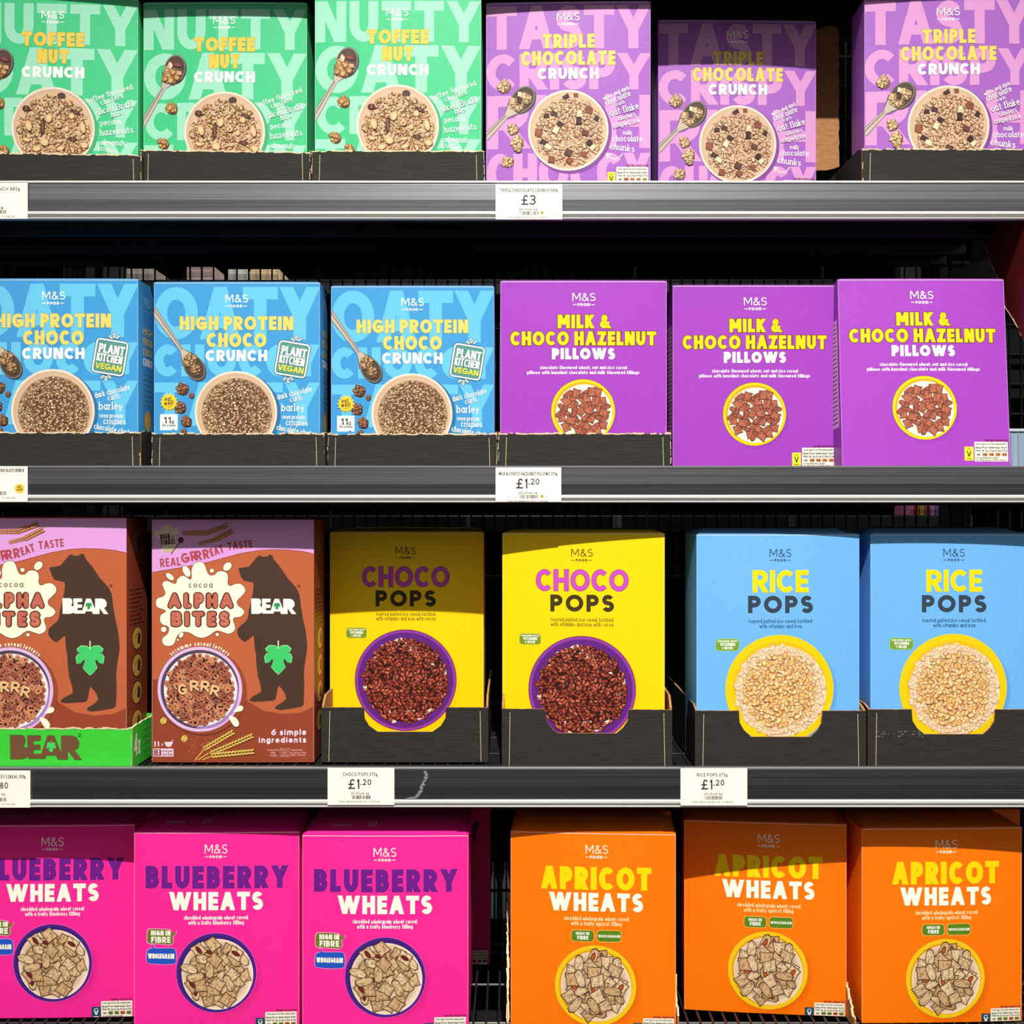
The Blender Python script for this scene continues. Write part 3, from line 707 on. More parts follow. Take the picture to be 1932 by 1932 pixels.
def design_rice(p):
    p.crop(1240, 940, 2.7919); dk = rgb(40, 66, 96)
    p.logo(588, 703, 255, 297, 613, 675, 308, 321, 590, 698, 4.2, dk)
    p.part = 'title_lettering'
    p.text('RICE', 498, 793, 367, 482, 27, rgb(255, 218, 8), rgb(226, 222, 120), 2, gap=.1); p.text('POPS', 473, 817, 500, 591, 23, rgb(52, 66, 80), gap=.18)
    p.part = 'description_text'
    p.tline('toasted puffed rice cereal fortified', (475, 643), (812, 643), 20, 2.8, rgb(36, 84, 112)); p.tline('with vitamins and iron', (532, 669), (757, 669), 20, 2.8, rgb(36, 84, 112))
    green_badge(p, 305, 728, 425, 787, VIT, rgb(116, 160, 56), rgb(150, 200, 130))
    p.part = 'bowl_picture'; p.crop(1300, 1180, 5.682)
    p.disc(1010, 690, 580, 570, rgb(52, 106, 166), rgb(100, 170, 232), n=60)
    p.bowl(963, 655, 578, rgb(255, 212, 8), rgb(246, 190, 20), rgb(246, 226, 200), .885, edge=rgb(214, 206, 90))
    pops(p, 965, 668, 500, 'rice')

def wheats(p, cx, cy, r, fill):
    k = p.k / 4.69
    p.disc(cx, cy, r * .97, r * .97, rgb(92, 66, 42), rgb(244, 214, 182), n=60)
    pts = p.pack(cx, cy, r * .84, 82 * k, 18 * k)
    for i, (x, y) in enumerate(pts):
        a = p.rnd.uniform(0, 3.1); c = p.rnd.choice([rgb(218, 182, 138), rgb(206, 166, 120), rgb(230, 198, 156)])
        if p.rnd.random() < .3: p.quad(x, y, 118 * k, 56 * k, a, c, rgb(78, 50, 30), 7, .2, .1, -.3)
        else: p.quad(x, y, 112 * k, 96 * k, a, c, rgb(78, 50, 30), 8, .22)
        if i % 6 == 2:
            p.disc(x, y, 44 * k, 20 * k, rgb(96, 56, 34), rot=math.degrees(a), n=16); p.disc(x, y, 34 * k, 13 * k, fill, mul(fill, .6), rot=math.degrees(a), n=14)

def design_blueberry(p):
    p.crop(560, 1520, 4.688)
    p.logo(682, 882, 352, 430, 725, 835, 447, 472, 688, 872, 8, CREAM)
    p.part = 'title_lettering'
    p.text('BLUEBERRY', 158, 1418, 540, 738, 60, rgb(110, 26, 136), rgb(222, 70, 170), 3, gap=.15); p.text('WHEATS', 368, 1196, 770, 930, 46, rgb(255, 250, 232), rgb(196, 90, 140), 4, gap=.14)
    p.part = 'description_text'
    p.tline('shredded wholegrain wheat cereal', (500, 1013), (1065, 1013), 36, 6, WHITE); p.tline('with a fruity blueberry filling', (538, 1057), (1028, 1057), 36, 6, WHITE)
    p.part = 'fibre_badge'
    for g, c in ((7, rgb(240, 150, 190)), (0, rgb(104, 118, 36))):
        p.poly([(182 - g, 1110 - g), (230, 1100 - g), (330, 1102 - g), (385, 1112 - g), (402, 1134), (434 + g, 1118 - g), (420 + g, 1148), (400 + g, 1160), (404 + g, 1205), (380, 1234 + g), (290, 1228 + g), (186 - g, 1222 + g), (174 - g, 1180)], c, 3)
    p.text('HIGH IN', 206, 382, 1112, 1156, 12, CREAM); p.text('FIBRE', 208, 382, 1166, 1220, 13, CREAM)
    p.part = 'wholegrain_badge'
    for g, c in ((7, rgb(214, 120, 200)), (0, rgb(34, 84, 190))):
        p.poly([(176 - g, 1290 - g), (215, 1272 - g), (222, 1256), (208 - g, 1242 - g), (232 + g, 1250 - g), (244 + g, 1270 - g), (390, 1268 - g), (424 + g, 1290), (428 + g, 1370), (400, 1406 + g), (200, 1404 + g), (170 - g, 1376)], c, 3)
    p.text('WHOLEGRAIN', 180, 414, 1316, 1360, 11, CREAM, gap=.1)
    p.part = 'bowl_picture'
    p.disc(845, 1530, 372, 365, rgb(196, 20, 120), rgb(246, 44, 150), n=60)
    p.bowl(785, 1487, 353, rgb(74, 36, 140), rgb(58, 28, 112), rgb(246, 222, 206), .94, edge=rgb(236, 90, 180))
    wheats(p, 785, 1492, 316, rgb(120, 40, 44))
    gr = rgb(128, 150, 60)
    p.vmark(1130, 1892, 1212, 1995, rgb(24, 74, 96), WHITE); p.nutrition(1216, 1842, 1492, 2010, (gr, gr, rgb(214, 90, 70), gr))

def design_apricot(p):
    p.crop(1590, 1520, 4.69)
    p.logo(810, 1002, 272, 345, 848, 957, 362, 388, 812, 995, 7.5, CREAM)
    p.part = 'title_lettering'
    p.text('APRICOT', 425, 1375, 460, 655, 58, rgb(255, 216, 0), rgb(214, 160, 20), 3, gap=.13); p.text('WHEATS', 495, 1303, 682, 840, 46, rgb(255, 250, 232), rgb(206, 130, 50), 4, gap=.14)
    p.part = 'description_text'
    p.tline('shredded wholegrain wheat cereal', (625, 920), (1180, 920), 36, 5.5, rgb(255, 230, 170)); p.tline('with a fruity apricot filling', (685, 963), (1120, 963), 36, 5.5, rgb(255, 230, 170))
    green_badge(p, 688, 1006, 880, 1100, [('HIGH IN', .2, .8, .14, .42), ('FIBRE', .26, .76, .5, .84)], rgb(92, 130, 28), rgb(250, 190, 90)); green_badge(p, 910, 1004, 1114, 1099, [('WHOLEGRAIN', .04, .96, .38, .62)], rgb(92, 130, 28), rgb(250, 190, 90))
    p.part = 'bowl_picture'
    p.disc(930, 1520, 372, 365, rgb(214, 84, 0), rgb(250, 116, 0), n=60)
    p.bowl(895, 1484, 350, rgb(252, 206, 24), rgb(222, 160, 20), rgb(242, 216, 180), .9, edge=rgb(196, 130, 30))
    wheats(p, 893, 1484, 306, rgb(206, 96, 44))
    gr = rgb(128, 150, 60)
    p.vmark(1220, 1800, 1300, 1898, rgb(24, 74, 96), WHITE); p.nutrition(1304, 1757, 1568, 1902, (gr, gr, rgb(214, 90, 70), gr))

LEAF = [(0, -280), (33, -303), (93, -307), (135, -270), (123, -240), (88, -222), (123, -222), (145, -185), (133, -120), (98, -125), (72, -158), (53, -165), (53, -135), (75, -80), (43, -40), (0, 0)]
def leaf(p, x, y, k, c, edge, stem):
    pts = LEAF + [(-a, b) for a, b in LEAF[-2:0:-1]]
    for g, cc in ((1.05, edge), (1, c)): p.poly([(x + a * k * g, y + (b + 140) * k * g - 140 * k) for a, b in pts], cc)
    p.line([(x, y - 355 * k), (x, y - 280 * k)], 14 * k, stem)
BEARW = [[(125, 245), (270, 245), (300, 262), (314, 300), (308, 350), (288, 382), (320, 392), (338, 405), (345, 500), (315, 522), (265, 535), (130, 535)],
         [(330, 250), (497, 250), (497, 312), (412, 318), (412, 360), (495, 362), (495, 420), (410, 425), (410, 470), (502, 470), (560, 530), (345, 530)],
         [(575, 252), (660, 252), (745, 462), (725, 538), (700, 538), (680, 490), (568, 490), (545, 530), (480, 530), (502, 470)],
         [(742, 252), (870, 252), (930, 275), (962, 340), (950, 400), (908, 428), (992, 540), (905, 540), (825, 430), (825, 538), (715, 538), (742, 462)]]
def bear_word(p, x0, x1, y0, y1, c, leaf_c, edge=None):
    f = lambda q: [(x0 + (a - 125) * (x1 - x0) / 867, y0 + (b - 245) * (y1 - y0) / 295) for a, b in q]
    for q in BEARW: p.poly(f(q), c)
    (lx, ly), = f([(622, 455)]); leaf(p, lx, ly, (y1 - y0) / 295 * .40, leaf_c, edge or leaf_c, leaf_c)
BEAR_A = [(1025, 590), (1085, 578), (1140, 570), (1190, 512), (1235, 455), (1265, 450), (1285, 465), (1340, 458), (1365, 440), (1393, 450), (1405, 490), (1480, 580), (1560, 700), (1650, 800), (1685, 870), (1700, 1000), (1725, 1150), (1750, 1260), (1762, 1364), (1768, 1457), (1748, 1587), (1732, 1707),
          (1737, 1867), (1732, 2007), (1728, 2067), (1700, 2087), (1600, 2107), (1480, 2122), (1430, 2112), (1420, 2092), (1440, 2072), (1500, 2037), (1540, 1997), (1530, 1947), (1500, 1897), (1460, 1857), (1450, 1887), (1440, 1947), (1425, 2007), (1400, 2019), (1300, 2027), (1200, 2032),
          (1150, 2022), (1145, 2007), (1180, 1972), (1250, 1937), (1275, 1917), (1265, 1847), (1235, 1747), (1220, 1607), (1215, 1507), (1200, 1427), (1195, 1322), (1172, 1320), (1168, 1336), (1150, 1342), (1146, 1356), (1124, 1362), (1118, 1378), (1096, 1382), (1060, 1362), (1030, 1327), (1015, 1290), (1020, 1240), (1060, 1200),
          (1110, 1160), (1130, 1120), (1140, 1040), (1160, 960), (1180, 870), (1190, 800), (1188, 745), (1140, 735), (1080, 720), (1055, 680), (1035, 625)]
SPLASH = [(520, 620), (540, 550), (590, 522), (640, 527), (670, 570), (690, 630), (720, 665), (770, 660), (800, 630), (850, 620), (900, 640), (915, 690), (910, 750), (940, 780), (990, 760), (1050, 757), (1095, 800), (1095, 850), (1050, 900), (1012, 940), (1022, 990), (1075, 1030), (1090, 1070), (1050, 1110), (985, 1120), (970, 1150), (990, 1210), (985, 1260),
          (930, 1295), (870, 1280), (800, 1260), (750, 1285), (700, 1320), (630, 1340), (560, 1320), (500, 1285), (430, 1275), (380, 1300), (350, 1350), (335, 1395), (300, 1425), (240, 1427), (205, 1395), (207, 1345), (258, 1300), (276, 1255), (265, 1215), (200, 1195), (175, 1140), (190, 1090), (238, 1060), (218, 1035), (150, 1010), (130, 960), (150, 915), (208, 895),
          (236, 860), (215, 800), (203, 750), (250, 725), (310, 750), (350, 755), (365, 710), (410, 672), (460, 680), (500, 712), (522, 690)]

def wheat_ear(p, a, b, w, n, c, cd):
    L = math.hypot(b[0] - a[0], b[1] - a[1]); dx, dy = (b[0] - a[0]) / L, (b[1] - a[1]) / L; rot = math.degrees(math.atan2(dy, dx))
    for i in range(n):
        t = L * (i + .5) / n
        for s in (-1, 1):
            x, y = a[0] + dx * t - dy * w * .45 * s, a[1] + dy * t + dx * w * .45 * s
            p.disc(x, y, w * .78, w * .36, cd, rot=rot + 24 * s, n=10); p.disc(x, y, w * .66, w * .26, c, mul(c, .85), rot=rot + 24 * s, n=10)

def design_bear(p):
    p.crop(270, 970, 5.682)
    p.part = 'picture_backdrop'
    p.poly([(88, 64), (1842, 64), (1842, 432), (1720, 405), (1560, 388), (1400, 384), (1250, 392), (1040, 428), (700, 520), (400, 580), (88, 632)], rgb(222, 160, 222))
    p.poly([(89, 640), (400, 588), (700, 528), (1040, 436), (1250, 398), (1400, 391), (1560, 395), (1720, 412), (1840, 438), (1836, 2085), (1700, 2150), (1500, 2165), (1300, 2130), (1120, 2020), (1000, 1820), (600, 1700), (88, 1800)], rgb(188, 98, 62))
    p.part = 'title_lettering'
    br = rgb(176, 76, 84)
    for st, a, b, h, t in (('REAL', (180, 578), (402, 558), 92, 17), ('GR', (418, 540), (590, 500), 108, 24), ('RR', (570, 506), (720, 478), 104, 24), ('EAT', (735, 462), (878, 412), 86, 18), ('TASTE', (912, 396), (1180, 366), 86, 17)): p.tline(st, a, b, h, t, br, serif=0)
    p.part = 'emblem_picture'
    p.poly(BEAR_A, rgb(72, 54, 42))
    leaf(p, 1457, 1732, 1.0, rgb(64, 200, 106), rgb(150, 220, 150), rgb(200, 220, 180))
    p.disc(1677, 782, 17, 17, rgb(80, 40, 26), n=14); p.disc(1677, 782, 11, 11, rgb(188, 98, 62), n=12); p.text('R', 1672, 1683, 775, 790, 3, rgb(80, 40, 26))
    p.part = 'splash_picture'
    cr = rgb(252, 244, 218); ol = rgb(84, 46, 28)
    big = smooth_closed(SPLASH, 3); mx_ = sum(q[0] for q in big) / len(big); my_ = sum(q[1] for q in big) / len(big)
    n = len(big); off = []
    for i in range(n):
        ax, ay = big[i - 1]; bx, by = big[(i + 1) % n]; q = math.hypot(bx - ax, by - ay) or 1; off.append((big[i][0] + (by - ay) / q * 5, big[i][1] - (bx - ax) / q * 5))
    p.poly(off, ol); p.poly(big, cr)
    for x, y, a, b, rot in ((285, 680, 28, 52, -50), (465, 622, 36, 64, -28), (740, 615, 22, 22, 0), (908, 570, 38, 52, 45), (217, 1250, 30, 30, 0), (408, 1310, 22, 32, 30), (372, 1362, 12, 12, 0), (800, 1303, 18, 18, 0)):
        p.disc(x, y, a + 5, b + 5, ol, rot=rot, n=24); p.disc(x, y, a, b, cr, rot=rot, n=24)
    p.part = 'title_lettering#2'
    p.text('cocoa', 488, 748, 735, 798, 9, rgb(90, 70, 64), gap=.22)
    for st, x0, x1, y0, y1 in (('ALPHA', 262, 975, 852, 1024), ('BITES', 295, 935, 1052, 1222)):
        p.text(st, x0 - 6, x1 + 6, y0 - 6, y1 + 6, 70, rgb(84, 38, 30), gap=.06, rc=True); p.text(st, x0 + 6, x1 - 6, y0 + 6, y1 - 6, 46, rgb(190, 104, 84), gap=.22, rc=True)
        v, f = text_shape(st, x0 + 6, x1 - 6, y0 + 6, y1 - 6, 46, .22)
        for i in range(0, len(f), 3):
            t = f[i]; x = sum(v[q][0] for q in t) / 3 + p.rnd.uniform(-8, 8); y = sum(v[q][1] for q in t) / 3 + p.rnd.uniform(-8, 8); p.blob(x, y, 9, 6, p.rnd.uniform(0, 3), rgb(226, 158, 130), rgb(200, 118, 96), 6, .3)
    p.part = 'brand_mark'; bear_word(p, 1165, 1650, 915, 1084, rgb(252, 250, 236), rgb(40, 150, 84))
    p.part = 'chef_hat_badge'
    hat = rgb(226, 210, 184); dkb = rgb(56, 34, 34)
    p.poly([(190, 300), (170, 270), (125, 245), (112, 205), (135, 178), (180, 178), (200, 135), (250, 118), (295, 140), (310, 165), (345, 140), (380, 165), (375, 205), (345, 235), (345, 300), (362, 385), (330, 412), (250, 420), (195, 412), (195, 360)], hat, 3)
    p.poly([(200, 385), (280, 370), (358, 365), (362, 388), (330, 410), (250, 420), (205, 412)], rgb(196, 176, 150))
    p.tline('HIGH', (180, 282), (285, 270), 58, 12, dkb, serif=0); p.tline('IN', (300, 258), (328, 255), 22, 5, dkb, serif=0); p.tline('FIBRE!', (190, 345), (340, 322), 58, 12, dkb, serif=0)
    p.disc(402, 284, 32, 34, rgb(92, 50, 54), n=20); p.line([(388, 312), (300, 432)], 9, rgb(92, 50, 54))
    for a, b in (((128, 312), (146, 320)), ((128, 360), (150, 360)), ((150, 414), (170, 402)), ((375, 345), (408, 344)), ((372, 372), (396, 388)), ((360, 262), (374, 246))): p.line([a, b], 5, rgb(236, 200, 210))
    p.part = 'wheat_picture'
    c, cd = rgb(214, 142, 84), rgb(110, 58, 36)
    p.line([(905, 120), (1000, 70)], 6, c); p.line([(960, 172), (1140, 70)], 6, c)
    wheat_ear(p, (420, 210), (700, 205), 30, 9, c, cd); wheat_ear(p, (690, 205), (905, 125), 32, 7, c, cd); wheat_ear(p, (595, 325), (770, 280), 26, 6, c, cd); wheat_ear(p, (760, 285), (960, 182), 34, 7, c, cd)
    p.crop(270, 1200, 5.682)
    p.part = 'wheat_picture#2'; c, cd = rgb(238, 204, 100), rgb(112, 66, 30)
    for a, b in (((555, 1358), (650, 1240)), ((590, 1352), (700, 1280)), ((640, 1350), (740, 1310))): p.line([a, b], 8, c)
    wheat_ear(p, (650, 1235), (975, 1045), 34, 11, c, cd); wheat_ear(p, (720, 1285), (1185, 1085), 34, 14, c, cd); wheat_ear(p, (730, 1305), (1195, 1258), 36, 13, c, cd)
    for x, y, a in ((212, 930, 35), (440, 1122, 30)): p.disc(x, y, 40, 46, cd, rot=a, n=20); p.disc(x, y, 34, 40, rgb(232, 204, 112), rgb(206, 168, 74), rot=a, n=20); p.line([(x + 12, y - 28), (x - 12, y + 26)], 5, cd)
    for i in range(46): p.blob(p.rnd.uniform(480, 740), 1060 + p.rnd.uniform(0, 250), 6, 5, 0, rgb(206, 110, 96), rgb(206, 110, 96), 5)
    p.part = 'description_text'
    p.part = 'description_text#3'
    p.text('6 simple', 1380, 1755, 1020, 1086, 14, rgb(246, 222, 240), gap=.16, rc=True); p.text('ingredients', 1245, 1755, 1104, 1168, 14, rgb(246, 222, 240), gap=.16, rc=True)
    pk = rgb(240, 206, 226); p.part = 'portion_mark'
    p.text('11', 110, 165, 1155, 1210, 14, pk, gap=.3); p.text('x', 190, 212, 1165, 1200, 6, pk); p.poly([(222, 1160), (318, 1160), (300, 1200), (285, 1213), (255, 1213), (238, 1200)], pk); p.line([(290, 1165), (322, 1138)], 6, pk)
    p.rect(102, 1232, 322, 1318, pk); p.text('113', 112, 190, 1240, 1312, 16, rgb(120, 50, 40)); p.text('kcal per', 205, 312, 1240, 1272, 5, rgb(120, 50, 40)); p.text('portion', 205, 312, 1278, 1308, 5, rgb(120, 50, 40))
    p.part = 'nutrition_panel'
    for st, x0, x1, y in (('each portion', 1335, 1462, 1255), ('(30g)', 1370, 1425, 1285), ('contains', 1358, 1442, 1314), ('Energy', 1484, 1556, 1255), ('479kJ', 1492, 1552, 1285), ('113kcal', 1484, 1560, 1312), ('Typical values', 1586, 1720, 1255), ('as sold per 100g', 1586, 1755, 1285), ('1596kJ / 377kcal', 1586, 1745, 1312)): p.text(st, x0, x1, y - 20, y, 3.5, rgb(226, 160, 156))
    for q in ([(1474, 1228), (1572, 1228)], [(1572, 1228), (1572, 1320)], [(1572, 1320), (1474, 1320)], [(1474, 1320), (1474, 1228)]): p.line(q, 3.5, rgb(226, 160, 156))
    p.part = 'bowl_picture'
    p.disc(640, 610, 480, 470, rgb(128, 62, 40), rgb(150, 72, 44), n=60)
    p.bowl(610, 588, 458, rgb(234, 194, 232), rgb(80, 66, 92), None, .93, edge=rgb(150, 110, 150))
    p.disc(655, 625, 378, 388, rgb(164, 128, 188), n=60); p.disc(618, 592, 398, 396, rgb(244, 230, 226), n=60); p.disc(612, 592, 352, 352, rgb(60, 34, 28), n=50)
    letters = 'OCGSEOARPDOUCO'
    for (x, y) in p.pack(612, 592, 372, 52, 18):
        ch = p.rnd.choice(letters); a = p.rnd.uniform(0, 6.3); h = p.rnd.uniform(66, 84); c = p.rnd.choice([rgb(190, 120, 88), rgb(170, 98, 74), rgb(206, 138, 100), rgb(150, 84, 66)])
        for t, cc, g in ((34, rgb(54, 28, 24), 3), (22, c, 0)):
            for v, f in text_groups(ch, -h * .38, h * .38, -h / 2, h / 2, t, rc=True): p.raw([(x + u * math.cos(a) - w * math.sin(a), y + g + u * math.sin(a) + w * math.cos(a)) for u, w in v], f, cc)
    for ch, x, y, a in (('G', 425, 588, -8), ('R', 555, 548, -4), ('R', 672, 552, 8), ('R', 778, 600, 14)):
        for t, cc, g in ((36, rgb(54, 28, 24), 4), (25, rgb(232, 190, 134), 0)):
            q = R(a)
            for v, f in text_groups(ch, -48, 48, -58, 58, t, rc=True): p.raw([(x + u * math.cos(q) - w * math.sin(q), y + g + u * math.sin(q) + w * math.cos(q)) for u, w in v], f, cc)
    p.part = 'description_text#2'; p.tarc('scrummy cereal letters', 610, 590, 472, -41, 41, 46, 9.5, cr)
    p.part = 'milk_drops'
    for pts in ([(975, 830), (1010, 790), (1045, 762), (1080, 780), (1070, 815), (1030, 828)], [(925, 880), (965, 878), (1010, 905), (1034, 950), (1025, 985), (990, 990), (955, 950)]): p.poly(pts, cr, 4)

# prints on the sides and tops
def side_blue(p):            # right side; x 0..55 mm across the depth, y down from the top edge, in mm
    ink = rgb(150, 200, 215); y = rgb(214, 190, 110)
    p.part = 'side_lettering'
    p.text('M&S', 20, 46, 16, 27, 1.2, ink); p.line([(22, 33), (44, 33)], .8, ink)
    for i, st in enumerate(('HIGH', 'PROTEIN', 'CHOCO', 'CRUNCH')): p.text(st, 14, 50, 52 + i * 12, 61 + i * 12, 2, y if i < 3 else WHITE)
    for i in range(7): p.line([(16, 106 + i * 6), (48 - (i * 7) % 9, 106 + i * 6)], 1.2, mul(ink, .6))
    sun(p, 32, 160, 13, rgb(240, 180, 60)); p.rect(18, 180, 46, 204, WHITE); p.text('11g', 22, 42, 184, 194, 1.6, rgb(50, 50, 50)); p.text('Protein', 22, 42, 197, 201, .8, rgb(50, 50, 50))
def side_bear(p):
    p.part = 'side_lettering'
    for i in range(9): p.line([(8, 84 + i * 5), (60 - (i * 11) % 17, 84 + i * 5)], 1.4, rgb(96, 44, 26))
    for i, y in enumerate((28, 142, 174, 206, 240)):
        p.part = 'side_picture#%d' % i
        p.disc(34, y, 18, 14, rgb(70, 36, 20), n=24); p.disc(34, y, 16.5, 12.8, rgb(226, 176, 80) if i else rgb(150, 100, 80), n=24)
        p.poly([(40, y - 8), (46, y - 2), (44, y + 8), (34, y + 6), (36, y - 4)], rgb(66, 44, 56)); p.line([(22, y + 8), (26, y - 2), (34, y - 6)], 1.0, rgb(90, 50, 30))
def side_pillow(p):          # left side: pale ingredients panel
    p.part = 'side_panel_print'
    p.rect(6, 46, 50, 172, rgb(236, 196, 226))
    for i in range(24): p.line([(10, 51 + i * 5), (46 - (i * 13) % 19, 51 + i * 5)], 1.3, rgb(90, 40, 110))
def top_print(ink):
    def f(p):                # x 0..190 across, y 0..75 back to front, in mm
        p.part = 'top_lettering'
        p.text('FULLY RECYCLABLE BOX', 92, 158, 20, 25, .9, ink, gap=.3)
        for x in (84, 164): p.poly([(x - 2, 21), (x, 22), (x + 2, 21), (x, 25)], ink)
        for a in ((72, 40, 82, 41), (72, 53, 82, 54), (72, 40, 73, 54), (81, 40, 82, 54)): p.rect(*a, ink)
        p.text('R3', 74, 80, 44, 50, .9, ink); p.text('BEST BEFORE', 30, 52, 47, 50, .6, ink); p.text('22 MAR 2026', 30, 52, 51, 54, .6, ink)
    return f

# ------------------------------------------------------------------ cartons
# name: (W, D, H, bulge, lid rise, colour, ref L px, ref R px, ref top px, art, side art, side, top art)
DESIGN = {
 'green':     (.193, .055, .229, .0035, .000, rgb(66, 196, 132), 593.7, 908.0, -12.0, design_green, None, 0, None),
 'triple':    (.193, .055, .229, .0035, .000, rgb(162, 98, 190), 917.0, 1226.7, 4.0, design_triple, None, 0, None),
 'blue':      (.193, .055, .217, .0020, .000, rgb(64, 152, 210), 625.7, 931.0, 536.0, design_blue, side_blue, 1, None),
 'pillow':    (.193, .058, .218, .0020, .001, rgb(160, 64, 186), 1268.5, 1579.0, 534.7, design_pillow, side_pillow, -1, None),
 'bear':      (.190, .075, .284, .0025, .002, rgb(146, 66, 42), 285.0, 594.0, 981.0, design_bear, side_bear, 1, None),
 'choco':     (.189, .070, .266, .0040, .004, rgb(255, 212, 0), 948.0, 1252.5, 1002.7, design_choco, None, 0, None),
 'rice':      (.190, .070, .265, .0040, .007, rgb(110, 180, 243), 1313.0, 1622.5, 1003.8, design_rice, None, 0, None),
 'blueberry': (.190, .075, .227, .0035, .006, rgb(246, 40, 150), 571.6, 883.0, 1572.0, design_blueberry, None, 0, top_print(rgb(240, 190, 214))),
 'apricot':   (.190, .075, .227, .0040, .006, rgb(255, 120, 0), 1624.0, 1928.0, 1556.0, design_apricot, None, 0, top_print(rgb(190, 130, 90))),
}
PROTO = {}
def carton_mesh(W, D, H, b, rise):
    m = MB(); n = 30
    def fy(x, z): return -D / 2 - b * (1 - (2 * x / W) ** 2) * (1 - .6 * (2 * z / H - 1) ** 2)
    def grid(to3, nu, nv):
        v = [to3(i / nu, j / nv) for j in range(nv + 1) for i in range(nu + 1)]
        m.add(v, [(j * (nu + 1) + i, j * (nu + 1) + i + 1, (j + 1) * (nu + 1) + i + 1, (j + 1) * (nu + 1) + i) for j in range(nv) for i in range(nu)])
    e_ = .0008
    grid(lambda u, v: (-W / 2 + u * W, fy(-W / 2 + u * W, v * H), v * H), n, n)
    grid(lambda u, v: (W / 2 - u * W, D / 2, v * H), 2, 2)
    for sx in (-1, 1):
        grid(lambda u, v: (sx * (W / 2 + .0012 * math.sin(math.pi * u) * math.sin(math.pi * v)), -D / 2 + u * D, v * H), 6, 10)
    grid(lambda u, v: (-W / 2 + u * W, fy(-W / 2 + u * W, 0) * (1 - v) + D / 2 * v, 0), n, 1)
    def top(u, v):
        x = -W / 2 + u * W
        return (x, fy(x, H) * (1 - v) + D / 2 * v, H + rise * min(1, v * 1.6) * min(1, min(u, 1 - u) * 14))
    grid(top, n, 6)
    # top flap: the glued outer lid panel, a hair proud of the lid
    return m, fy, top

def make_design(key):
    W, D, H, b, rise, col, L, Rr, T, art, side, sd, topart = DESIGN[key]
    mat = material('carton_' + key, col, .48, 0, .3, noise=.05, scale=(420, 420, 420), bump=.03)
    m, fy, top = carton_mesh(W, D, H, b, rise)
    root = thing('cereal_box', 'cereal box', 'cereal box')
    m.build('carton', mat, root)
    f = MB(); nn = 14
    v = []
    for q in (0, .0005):
        for i in range(nn + 1):
            for w_ in (.004, .52):
                x, y, z = top(.012 + .976 * i / nn, w_); v.append((x, y, z + .0004 + q))
    fa = [(2 * i, 2 * i + 1, 2 * i + 3, 2 * i + 2) for i in range(nn)]; o = 2 * (nn + 1)
    fa += [tuple(q + o for q in t) for t in fa] + [(2 * i, 2 * i + 2, o + 2 * i + 2, o + 2 * i) for i in range(nn)] + [(2 * i + 1, 2 * i + 3, o + 2 * i + 3, o + 2 * i + 1) for i in range(nn)]
    f.add(v, fa); f.build('top_flap', mat, root)
    k = W / (Rr - L); cx = (L + Rr) / 2
    k_ = lambda: W / (Rr - L)
    def front(x, y, d):
        X = min(W / 2 - .0003, max(-W / 2 + .0003, (x - cx) * k)); Z = min(H - .0003, max(.0003, H - (y - T) * k))
        return (X, fy(X, Z) - d, Z)
    p = Print(); p.rnd = random.Random(sum(map(ord, key))); p.part = 'worn_edge'  # pale lines: worn paper edges, with the bevel highlight painted in
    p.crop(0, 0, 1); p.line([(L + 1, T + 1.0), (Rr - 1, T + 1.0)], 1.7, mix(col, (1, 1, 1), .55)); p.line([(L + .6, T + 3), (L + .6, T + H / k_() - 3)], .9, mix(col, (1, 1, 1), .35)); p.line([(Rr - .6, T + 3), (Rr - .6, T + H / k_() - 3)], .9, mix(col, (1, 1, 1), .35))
    art(p)
    # drop anything that lies outside the panel
    p.sh = [s_ for s_ in p.sh if min(q[1] for q in s_[1]) < T + H / k and max(q[0] for q in s_[1]) > L - 2 and min(q[0] for q in s_[1]) < Rr + 2]
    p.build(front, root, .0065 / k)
    if side:
        q = Print(); side(q)
        def sidemap(x, y, d):
            Y = -D / 2 + min(D - .0005, x / 1000 if sd > 0 else x / 1000); Z = H - y / 1000
            u, v_ = (Y + D / 2) / D, Z / H
            return (sd * (W / 2 + .0012 * math.sin(math.pi * u) * math.sin(math.pi * v_) + d + .00004), Y, Z)
        q.build(sidemap, root, 8)
    if topart:
        q = Print(); topart(q)
        def topmap(x, y, d):
            u = x / 190; v_ = 1 - y / 75 * .98; a = top(u, v_); return (a[0], a[1], a[2] + .0013 + d)
        q.build(topmap, root, 8)
    PROTO[key] = root; root['used'] = 0
    return root

def place_box(key, cx, Y, deck, label, group, yaw=0.0, pitch=0.0, bare=False):
    """front face centre stands at photo column cx, depth Y; yaw>0 brings the right edge nearer"""
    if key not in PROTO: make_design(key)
    src = PROTO[key]; D = DESIGN[key][1]
    if not src['used'] and not bare: root = src; src['used'] = 1
    else:
        root = src.copy(); COL.objects.link(root)
        for ch in src.children:
            if bare and ch.name.split('.')[0] not in ('carton', 'top_flap'): continue
            c = ch.copy(); COL.objects.link(c); c.parent = root
    if 'used' in root and root is not src: del root['used']
    a = R(-yaw); X = PX(cx, Y)
    root.rotation_euler = (R(-pitch), 0, a)
    dy = D / 2 * math.cos(R(pitch)); dz = D / 2 * math.sin(R(pitch))
    root.location = (X - math.sin(a) * dy, Y + math.cos(a) * dy, deck + .0004 - (0 if pitch == 0 else 0) + (abs(dz) if pitch else 0))
    tag(root, label, 'cereal box', group)
    return root

